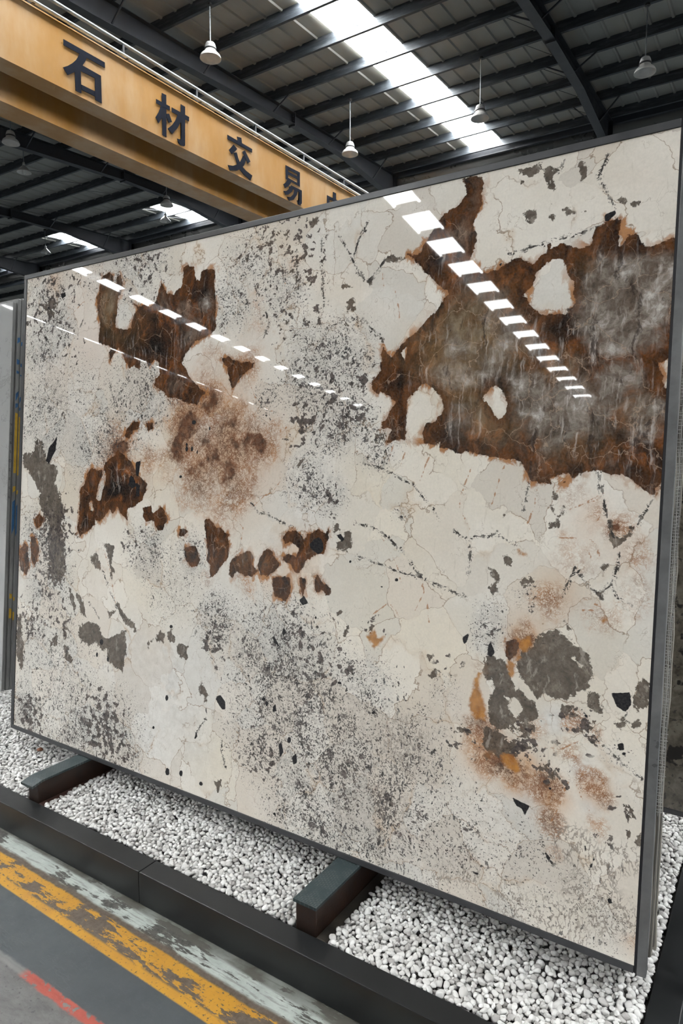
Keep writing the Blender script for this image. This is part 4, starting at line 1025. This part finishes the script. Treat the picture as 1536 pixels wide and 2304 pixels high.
# ------------------------------------------------------------------ pendant lamps
def lamp(top, drop, kind, label):
    r = empty('pendant_lamp', tuple(top))
    tag(r, label, 'lamp', 'pendant lamps under the roof')
    MB().tube((0, 0, 0.0), (0, 0, -drop), 0.012, 8).build('suspension_rod', M['pipe'], r)
    MB().lathe([(0.0, 0.02), (0.05, 0.015), (0.055, -0.03), (0.0, -0.04)], 12).build('ceiling_hook', M['black'], r)
    z = -drop
    if kind == 'bell':
        MB().lathe([(0.0, z + .012), (.03, z + .012), (.055, z - .005), (.085, z - .02), (.095, z - .035), (.10, z - .05), (.094, z - .055), (.106, z - .065), (.112, z - .09), (.104, z - .096), (.116, z - .106), (.118, z - .125)], 24).build('lamp_housing', M['lamp_cap'], r, True)
        MB().lathe([(.118, z - .125), (.122, z - .128), (.122, z - .150), (.108, z - .154)], 24).build('seal_band', M['black'], r, True)
        o = [(.108, z - .152), (.114, z - .175), (.132, z - .20), (.165, z - .225), (.195, z - .255), (.212, z - .295), (.216, z - .318)]
        MB().lathe(o + [(a - .006, b) for a, b in o[::-1]] + [o[0]], 32).build('lamp_shade', M['lamp_shade'], r, True)
        MB().lathe([(0.0, z - .16), (.10, z - .16), (.10, z - .166), (0, z - .166)], 20).build('lamp_lens', M['lamp_cap'], r)
    else:
        MB().lathe([(0.0, z + .01), (.03, z), (.045, z - .05), (.04, z - .10), (0, z - .10)], 16).build('lamp_housing', M['lamp_cap'], r, True)
        o = [(.035, z - .09), (.06, z - .12), (.13, z - .19), (.195, z - .27), (.21, z - .30)]
        MB().lathe(o + [(a - .005, b) for a, b in o[::-1]] + [o[0]], 28).build('lamp_shade', M['lamp_shade'] if kind == 'cone' else M['lamp_cap'], r, True)
        MB().lathe([(0, z - .10), (.03, z - .14), (.035, z - .25), (.05, z - .30), (.045, z - .345), (.0, z - .36)], 16).build('bulb', M['bulb'], r, True)
    return r
for top, drop, kind, label in (
    ((-9.956, 9.105, 10.079), .685, 'bell', 'white bell lamp hanging in front of the long dark rafter above the crane'),
    ((-6.224, 14.22, 10.269), 1.0, 'bell', 'white bell lamp hanging against the bright skylight strip'),
    ((-2.632, 14.279, 10.271), .978, 'bell', 'white bell lamp hanging in the roof corner past the rafter on the right'),
    ((-9.805, 14.133, 10.265), 1.013, 'bell', 'small white bell lamp hanging just below the rafter, right of the crane girder'),
    ((-17.083, 9.116, 10.08), .649, 'bell', 'white bell lamp hanging below the crane girder at the left edge of the photo'),
    ((-17.158, 14.502, 10.279), .837, 'bell', 'small white bell lamp hanging under the crane girder above the framed slab'),
    ((-19.38, 10.918, 10.147), .383, 'cone', 'dim conical lamp with a bare bulb, behind the bell lamp at the left edge'),
    ((-19.839, 16.899, 10.368), .323, 'cone', 'dim conical lamp just below the small bell lamp above the framed slab'),
    ((-26.428, 16.253, 10.344), .60, 'dark', 'dark conical lamp with a bulb in the far bay beside the far skylights')):
    zt = purlin_z(top[1])
    lamp((top[0], top[1], zt), zt - (top[2] + ZG - drop), kind, label)
# ------------------------------------------------------------------ the framed slab in front
def framed_slab(name, loc, label, w, h, panel=None, mat=None, strip=True):
    r = empty(name, loc, (-LEAN, 0, 0))
    tag(r, label, 'stone slab')
    if panel: panel(r, mat)
    else: MB().box(-w, 0, 0.0, 0.018, 0, h).build('stone_panel', mat, r)
    t = 0.019
    MB().box(-w - t, 0.0, -0.003, 0.019, h + 0.0005, h + t, 0.0012).build('frame_bar', M['frame'], r)
    MB().box(-w - t, 0.0, -0.003, 0.019, -t + 0.002, -0.0005, 0.0012).build('frame_bar', M['frame'], r)
    MB().box(-w - t, -w - 0.0005, -0.003, 0.019, -0.0005, h + 0.0005, 0.0012).build('frame_bar', M['frame'], r)
    tag(MB().box(0.0065, 0.0262, -0.003, 0.019, -t + 0.001, h + t, 0.0012).build('frame_bar', M['strip'], r), 'lighter brushed grey upright bar of the frame')
    MB().box(0.0004, 0.0062, 0.001, 0.018, -t + 0.002, h + t).build('gap_shade', M['gap'], r)  # black bar filling the open gap beside the stone, in place of its shade
    return r
framed_slab('framed_slab', (0, 0, ZG), 'huge upright polished slab in a grey frame with white, brown and black crystals', SW, SH, stone_panel, M['stone'])

# slabs stacked behind it; only their right-hand edges show
rng = random.Random(7)
behind = [('edge_c', .0215, 'first slab behind the framed slab, a dark thin edge beside the grey frame bar'), ('edge_a', .0225, 'second slab behind the framed slab, with torn net along its edge'),
          ('edge_c', .0245, 'third slab behind the framed slab, dark edge past the torn net'), ('edge_a', .0255, 'fourth slab behind the framed slab, beige rough sawn edge'),
          ('edge_c', .0262, 'fifth slab behind the framed slab, narrow dark edge near the outside'), ('edge_a', .0275, 'last slab of the stack behind the framed slab, pale edge beside the dark gravel')]
for i, (em, xe, lab) in enumerate(behind):
    th = 0.0165 + rng.uniform(-.001, .002)
    y0 = 0.0215 + i * 0.0208
    r = empty('stone_slab', (0, y0 / math.cos(LEAN), ZG), (-LEAN, 0, 0))
    tag(r, lab, 'stone slab', 'slabs stacked behind the framed slab')
    top = SH + 0.012 - 0.004 * i
    m = MB()
    pts = [(-SW - .01, -.012)] + [(xe + rng.uniform(-.0025, .002), z) for z in np.linspace(-.012 - .004 * i * (i % 2), top, 26)] + [(-SW - .01, top)]
    m.prism(pts, 'y', 0.0, th)
    m.build('slab_body', M[em], r)
    if i in (1, 2):
        g = MB()                                      # glass-fibre net glued to the back, its cut threads sticking out past the edge
        z = 0.33
        while z < (1.66 if i == 1 else 1.2):
            k = 0.0075 + rng.uniform(-.002, .003)
            a = rng.uniform(-.0015, .0015)
            if rng.random() > .06: g.box(xe - .004, xe + k, th + .0002, th + .0010, z + a, z + a + 0.0014)
            z += 0.0078
        for q in (.0015, .0050):
            za = .33
            while za < (1.64 if i == 1 else 1.18):
                g.box(xe + q, xe + q + .0009, th + .0003, th + .0012, za, za + .11); za += .115 + rng.uniform(0, .01)
        tag(g.build('edge_net', M['net'], r), 'frayed pale net along the edge', kind='stuff')

# ------------------------------------------------------------------ slab in the row behind, seen past the right-hand edge
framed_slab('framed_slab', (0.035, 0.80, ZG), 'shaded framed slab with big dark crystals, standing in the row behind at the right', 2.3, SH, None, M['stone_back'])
for x in (-1.9, -.55):
    b = empty('slab_bearer', (x, .95, 0)); tag(b, 'dark timber bearer under the %s half of the shaded slab in the row behind' % ('left' if x < -1 else 'right'), 'bearer', 'bearers of the row behind')
    MB().box(-.035, .035, -.2, .3, 0, ZG - .035, .003).build('timber_block', M['timber'], b)
    MB().box(-.038, .038, -.2, .3, ZG - .0348, ZG - .0195, .002).build('rubber_pad', M['rubber'], b)

# ------------------------------------------------------------------ marble slabs on the next rack, at the left edge
pack = [('marble', 0.20, .0165, -2.935, SH - .005, 'white marble slab with a pencilled number on its edge, front of the left stack'),
        ('edge_b', 0.2195, .0150, -2.925, SH + .012, 'grey slab with blue and yellow crayon on its edge, behind the white marble slab'),
        ('edge_b', 0.2365, .0150, -2.921, SH + .016, 'grey slab behind the crayon-marked one, lighter crayon on its edge'),
        ('edge_c', 0.2540, .0065, -2.923, SH + .018, 'thin dark slab deep in the left stack, next to the framed slab'),
        ('edge_b', 0.2625, .0065, -2.920, SH + .020, 'thin grey slab deep in the left stack, half hidden by the framed slab'),
        ('edge_c', 0.2710, .0065, -2.922, SH + .021, 'thinnest dark slab deep in the left stack, almost hidden by the framed slab'),
        ('edge_b', 0.2800, .0160, -2.70, SH + .030, 'tall grey slab closing the left stack, its top edge above the others')]
for i, (mt, yo, th, xe, h, lab) in enumerate(pack):
    r = empty('stone_slab', (0, yo, ZG), (-LEAN, 0, 0))
    tag(r, lab, 'stone slab', 'slabs stacked on the left rack')
    b = MB()
    b.prism([(-5.0, -.004), (xe - .004, -.004), (xe, 0.0), (xe + (.003 if i else 0), h - .004), (xe - .003, h), (-5.0, h)], 'y', 0, th)
    b.build('slab_body', M[mt], r)
    if i == 0:
        tag(MB().box(xe + .0002, xe + .0014, .0008, th - .0008, .004, h - .004).build('slab_edge', M['edge_b'], r), 'grey unpolished edge')
        ink = worn('black_marker_ink', (0.01, 0.01, 0.01), (0.02, 0.02, 0.02), 20, 0.6)
        for k, ch in enumerate('9SBSDEES6'):
            cu = bpy.data.curves.new('pencilled_number', 'FONT'); cu.body = ch; cu.size = 0.019; cu.align_x = 'CENTER'
            o = bpy.data.objects.new('pencilled_number', cu); cu.materials.append(ink)
            o.location = (xe + .0018, th / 2, 1.30 - k * .044); o.rotation_euler = (math.pi / 2, 0, math.pi / 2)
            link(o, r)
    if i in (1, 2):
        e = .0
        for c, z0, z1, sk in (('blue', 1.70, 1.735, .012), ('blue', 1.60, 1.625, 0), ('blue', 1.555, 1.57, 0), ('blue', 1.42, 1.475, .03), ('blue', 1.385, 1.415, .01), ('yellow', 1.07, 1.365, .0), ('yellow', .975, 1.01, .01), ('blue', .77, .945, .03), ('yellow', .452, .478, 0), ('yellow', .355, .405, 0)):
            if i == 2: z0, z1 = z0 - .012, z1 - .02
            x = lambda z: xe + .0035 * max(z, 0) / h + .0006
            m = MB().add([(x(z0), .001, z0), (x(z0), th - .001, z0 + sk), (x(z1), th - .001, z1 - .004), (x(z1), .001, z1 - sk * .6), (x(z0) - .003, .001, z0), (x(z0) - .003, th - .001, z0 + sk), (x(z1) - .003, th - .001, z1 - .004), (x(z1) - .003, .001, z1 - sk * .6)],
                         [(0, 1, 2, 3), (7, 6, 5, 4), (0, 4, 5, 1), (1, 5, 6, 2), (2, 6, 7, 3), (3, 7, 4, 0)])
            tag(m.build('crayon_mark', M[c], r), c + ' crayon mark')
b = empty('slab_bearer', (-3.75, .3, 0)); tag(b, 'dark timber bearer out of sight under the marble stack on the left', 'bearer')
MB().box(-.035, .035, -.45, .3, 0, ZG - .02, .003).build('timber_block', M['timber'], b)
MB().box(-.038, .038, -.45, .3, ZG - .0198, ZG - .0045, .002).build('rubber_pad', M['rubber'], b)

# ------------------------------------------------------------------ steel kerb round the gravel bed
KZ = ZG - 0.092
ky0, ky1 = -0.300, -0.230
k = tag(empty('steel_kerb', (-1.34, (ky0 + ky1) / 2, 0)), 'long black steel kerb in front of the white pebble bed', 'kerb')
for xa, xb in ((-4.2, -1.343), (-1.342, 0.098)):
    MB().box(xa + 1.34, xb + 1.34, -.035, .035, 0.001, KZ, .003).build('kerb_length', M['kerb'], k)
k2 = tag(empty('steel_kerb', (0.066, .4, 0)), 'black steel kerb running back along the right-hand side of the pebbles', 'kerb')
MB().box(-.034, .034, ky1 + .0015 - .4, 1.3, 0.001, KZ, .003).build('kerb_length', M['kerb'], k2)

# ------------------------------------------------------------------ timber bearers with rubber pads
def bearer(x0, x1, y0, label, tilt, chan, wide):
    r = empty('slab_bearer', ((x0 + x1) / 2, y0, 0)); tag(r, label, 'bearer')
    w = (x1 - x0) / 2
    top = ZG - 0.0185
    MB().box(-w + .002, w - .002, 0.004, .55, .004, top - .009, .003).build('timber_block', M['timber'], r)
    n = 14                                            # the pad sags and its free end curls a little
    vs = []
    for i in range(n + 1):
        y = -tilt + (.55 + tilt) * i / n
        dz = -.010 * max(0, 1 - (y + tilt) / .05) ** 2 if tilt > .01 else 0
        for x, z in ((-w - .003, -.0085), (w + .003, -.0085), (w + .003, 0.0), (-w - .003, 0.0)):
            vs.append((x + random.uniform(-.0006, .0006), y, top + z + dz))
    fs = [(0, 1, 2, 3), (4 * n + 3, 4 * n + 2, 4 * n + 1, 4 * n)]
    for i in range(n):
        for j in range(4): fs.append((4 * i + j, 4 * (i + 1) + j, 4 * (i + 1) + (j + 1) % 4, 4 * i + (j + 1) % 4))
    mesh_obj('rubber_pad', vs, fs, M['rubber'], r)
    c = MB().box(w + .002, w + wide, -.003, .55, .004, ZG - .100, .004)
    c.build('base_channel', M[chan], r)
    return r
bearer(-2.043, -1.979, -.222, 'far dark timber bearer with a curled green rubber pad and a reddish channel', .022, 'channel', .055)
bearer(-.812, -.742, -.220, 'near dark timber bearer topped by a woven green rubber pad', .002, 'channel_dark', .035)

# ------------------------------------------------------------------ white pebbles
def pebble_shape(seed, sub):
    bmx = bmesh.new()
    bmesh.ops.create_icosphere(bmx, subdivisions=sub, radius=1.0)
    rs = random.Random(seed)
    ax = (1.0, rs.uniform(.66, .92), rs.uniform(.50, .72))
    off = [Vector((rs.uniform(-1, 1), rs.uniform(-1, 1), rs.uniform(-1, 1))).normalized() for _ in range(8)]
    cut = [rs.uniform(.52, .82) for _ in range(8)]
    for v in bmx.verts:
        p = v.co.copy()
        for d, c in zip(off, cut):                    # soft flats, as on tumbled marble
            e = p.dot(d)
            if e > c: p -= d * (e - c) * .82
        v.co = Vector((p.x * ax[0], p.y * ax[1], p.z * ax[2]))
    bmx.verts.index_update()
    V = np.array([v.co[:] for v in bmx.verts]); Fc = np.array([[v.index for v in f.verts] for f in bmx.faces])
    bmx.free()
    return V, Fc
NS = 12
shapes0, shapes1, shapes2 = ([pebble_shape(s, k) for s in range(NS)] for k in (1, 2, 3))
rn = np.random.default_rng(5)
CELL = 0.003
bx0, bx1, by0, by1 = -3.3, 0.031, ky1, 1.0
hx, hy = int((bx1 - bx0) / CELL) + 1, int((by1 - by0) / CELL) + 1
FLOORZ = ZG - 0.128
Hm = np.full((hx, hy), FLOORZ)
gxx = bx0 + CELL * np.arange(hx); gyy = by0 + CELL * np.arange(hy)
def blocked(x, y, r):
    for a, b, c in ((-2.043, -1.955, -.22), (-.812, -.712, -.22)):
        if a - .004 - r * .55 < x < b + .004 + r * .55 and y < .34: return True
    return x > bx1 - r * 1.02 or y < by0 + r * .95
def wanted(x, y):
    if x < -2.4: return y < .42
    if x < -.35: return y < .17
    if x < -.12: return y < .30
    return True
placed = []
tries = 0
LEVEL = ZG - 0.093
while tries < 240000 and len(placed) < 26000:
    tries += 1
    x, y = rn.uniform(bx0, bx1), rn.uniform(by0, by1)
    r = float(np.clip(rn.normal(.0103, .0019), .0065, .0148))
    if not wanted(x, y) or blocked(x, y, r): continue
    q = int(r * .8 / CELL) + 1
    i, j = int((x - bx0) / CELL), int((y - by0) / CELL)
    a, b, c, d = max(i - q, 0), min(i + q + 1, hx), max(j - q, 0), min(j + q + 1, hy)
    sub = Hm[a:b, c:d]
    dx, dy = gxx[a:b, None] - x, gyy[None, c:d] - y
    rr = np.sqrt(dx * dx + dy * dy)
    cap = np.sqrt(np.clip(1 - (rr / r) ** 2, 0, 1)) * r * .56
    on = rr < r * .8
    rest = np.max((sub + cap)[on]) * .38 + np.mean((sub + cap)[on]) * .62
    edge = .004 * math.sin(x * 9) * math.cos(y * 13)
    if rest + r * .35 > LEVEL + .004 + edge: continue
    Hm[a:b, c:d] = np.maximum(sub, np.where(rr < r * .95, rest + cap, -1))
    placed.append((x, y, rest, r, rn.uniform(0, 2 * math.pi), rn.uniform(-.5, .5), rn.uniform(-.5, .5), int(rn.integers(NS)), rn.uniform(0, 1)))
print('pebbles', len(placed), 'tries', tries)

def rotm(a, b, c):
    return np.array(Matrix.Rotation(a, 3, 'Z') @ Matrix.Rotation(b, 3, 'X') @ Matrix.Rotation(c, 3, 'Y'))
# the ones that show largest: nearest to the camera, inside the frame, lying on top
def shows(p):
    q = np.array([p[0], p[1], p[2]]) - CAM
    w = q @ _fw
    u, v = 768 + F * (q @ _r2) / w, 1152 - F * (q @ _u2) / w
    i, j = int((p[0] - bx0) / CELL), int((p[1] - by0) / CELL)
    top = p[2] + p[3] * .56 > Hm[max(i - 1, 0):i + 2, max(j - 1, 0):j + 2].max() - .004
    inside = 8 < u < 1440 and 8 < v < 2296 and p[1] < -.02
    return p[3] / w if (top and inside) else 0.0
order = sorted(range(len(placed)), key=lambda k: -shows(placed[k]))
single = set(order[:298])
meshes = []
for s, (V, Fc) in enumerate(shapes2):
    me = bpy.data.meshes.new('pebble')
    me.from_pydata([tuple(v) for v in V], [], [tuple(map(int, f)) for f in Fc]); me.polygons.foreach_set('use_smooth', [True] * len(me.polygons))
    me.materials.append(M['pebble1']); meshes.append(me)
for k in sorted(single):
    x, y, z, r, a, b, c, s, sh = placed[k]
    o = bpy.data.objects.new('pebble', meshes[s])
    o.location = (x, y, z); o.rotation_euler = Matrix(rotm(a, b, c)).to_euler(); o.scale = (r, r, r)
    where = 'right of the near timber bearer' if x > -.77 else ('between the two timber bearers' if x > -2.0 else 'left of the far timber bearer')
    tag(o, 'white tumbled pebble on top of the bed ' + where, 'pebble', 'white pebbles ' + where)
    link(o)
o = mesh_obj('pebble', shapes2[3][0], [tuple(map(int, f)) for f in shapes2[3][1]], M['rust_pebble'], None, True)
p = on_plane(90, 1686, (0, 0, LEVEL + .007), np.array([0, 0, 1.]))
o.location = tuple(p); o.scale = (.013, .013, .013); o.rotation_euler = (.2, .1, .9)
tag(o, 'single rust-brown pebble among the white ones below the framed slab', 'pebble')
# the rest, one mass
vs, fs, shd, base = [], [], [], 0
for k, (x, y, z, r, a, b, c, s, sh) in enumerate(placed):
    if k in single: continue
    V, Fc = (shapes0 if z < LEVEL - .017 else (shapes2 if (x > -.7 and y < -.02 and z > LEVEL - .009) else shapes1))[s]
    vs.append(V @ (rotm(a, b, c).T * r) + np.array([x, y, z])); fs.append(Fc + base); shd.append(np.full(len(V), sh)); base += len(V)
vs, fs, shd = np.vstack(vs), np.vstack(fs).astype(np.int32), np.concatenate(shd)
me = bpy.data.meshes.new('gravel')
me.vertices.add(len(vs)); me.vertices.foreach_set('co', vs.astype(np.float32).ravel())
me.loops.add(fs.size); me.loops.foreach_set('vertex_index', fs.ravel())
me.polygons.add(len(fs)); me.polygons.foreach_set('loop_start', np.arange(0, fs.size, 3, dtype=np.int32))
me.polygons.foreach_set('use_smooth', np.ones(len(fs), bool)); me.update(calc_edges=True)
at = me.attributes.new('shade', 'FLOAT_COLOR', 'POINT')
at.data.foreach_set('color', np.repeat(shd[:, None], 4, 1).astype(np.float32).ravel())
me.materials.append(M['pebble'])
gravel = link(bpy.data.objects.new('gravel', me))
tag(gravel, 'bed of small white pebbles filling the steel kerb under the slabs', 'gravel', kind='stuff')
MB().box(bx0, bx1 - .001, by0 + .0015, by1 + .2, 0.0005, FLOORZ + .004).build('grit_bed', M['soil'], gravel)
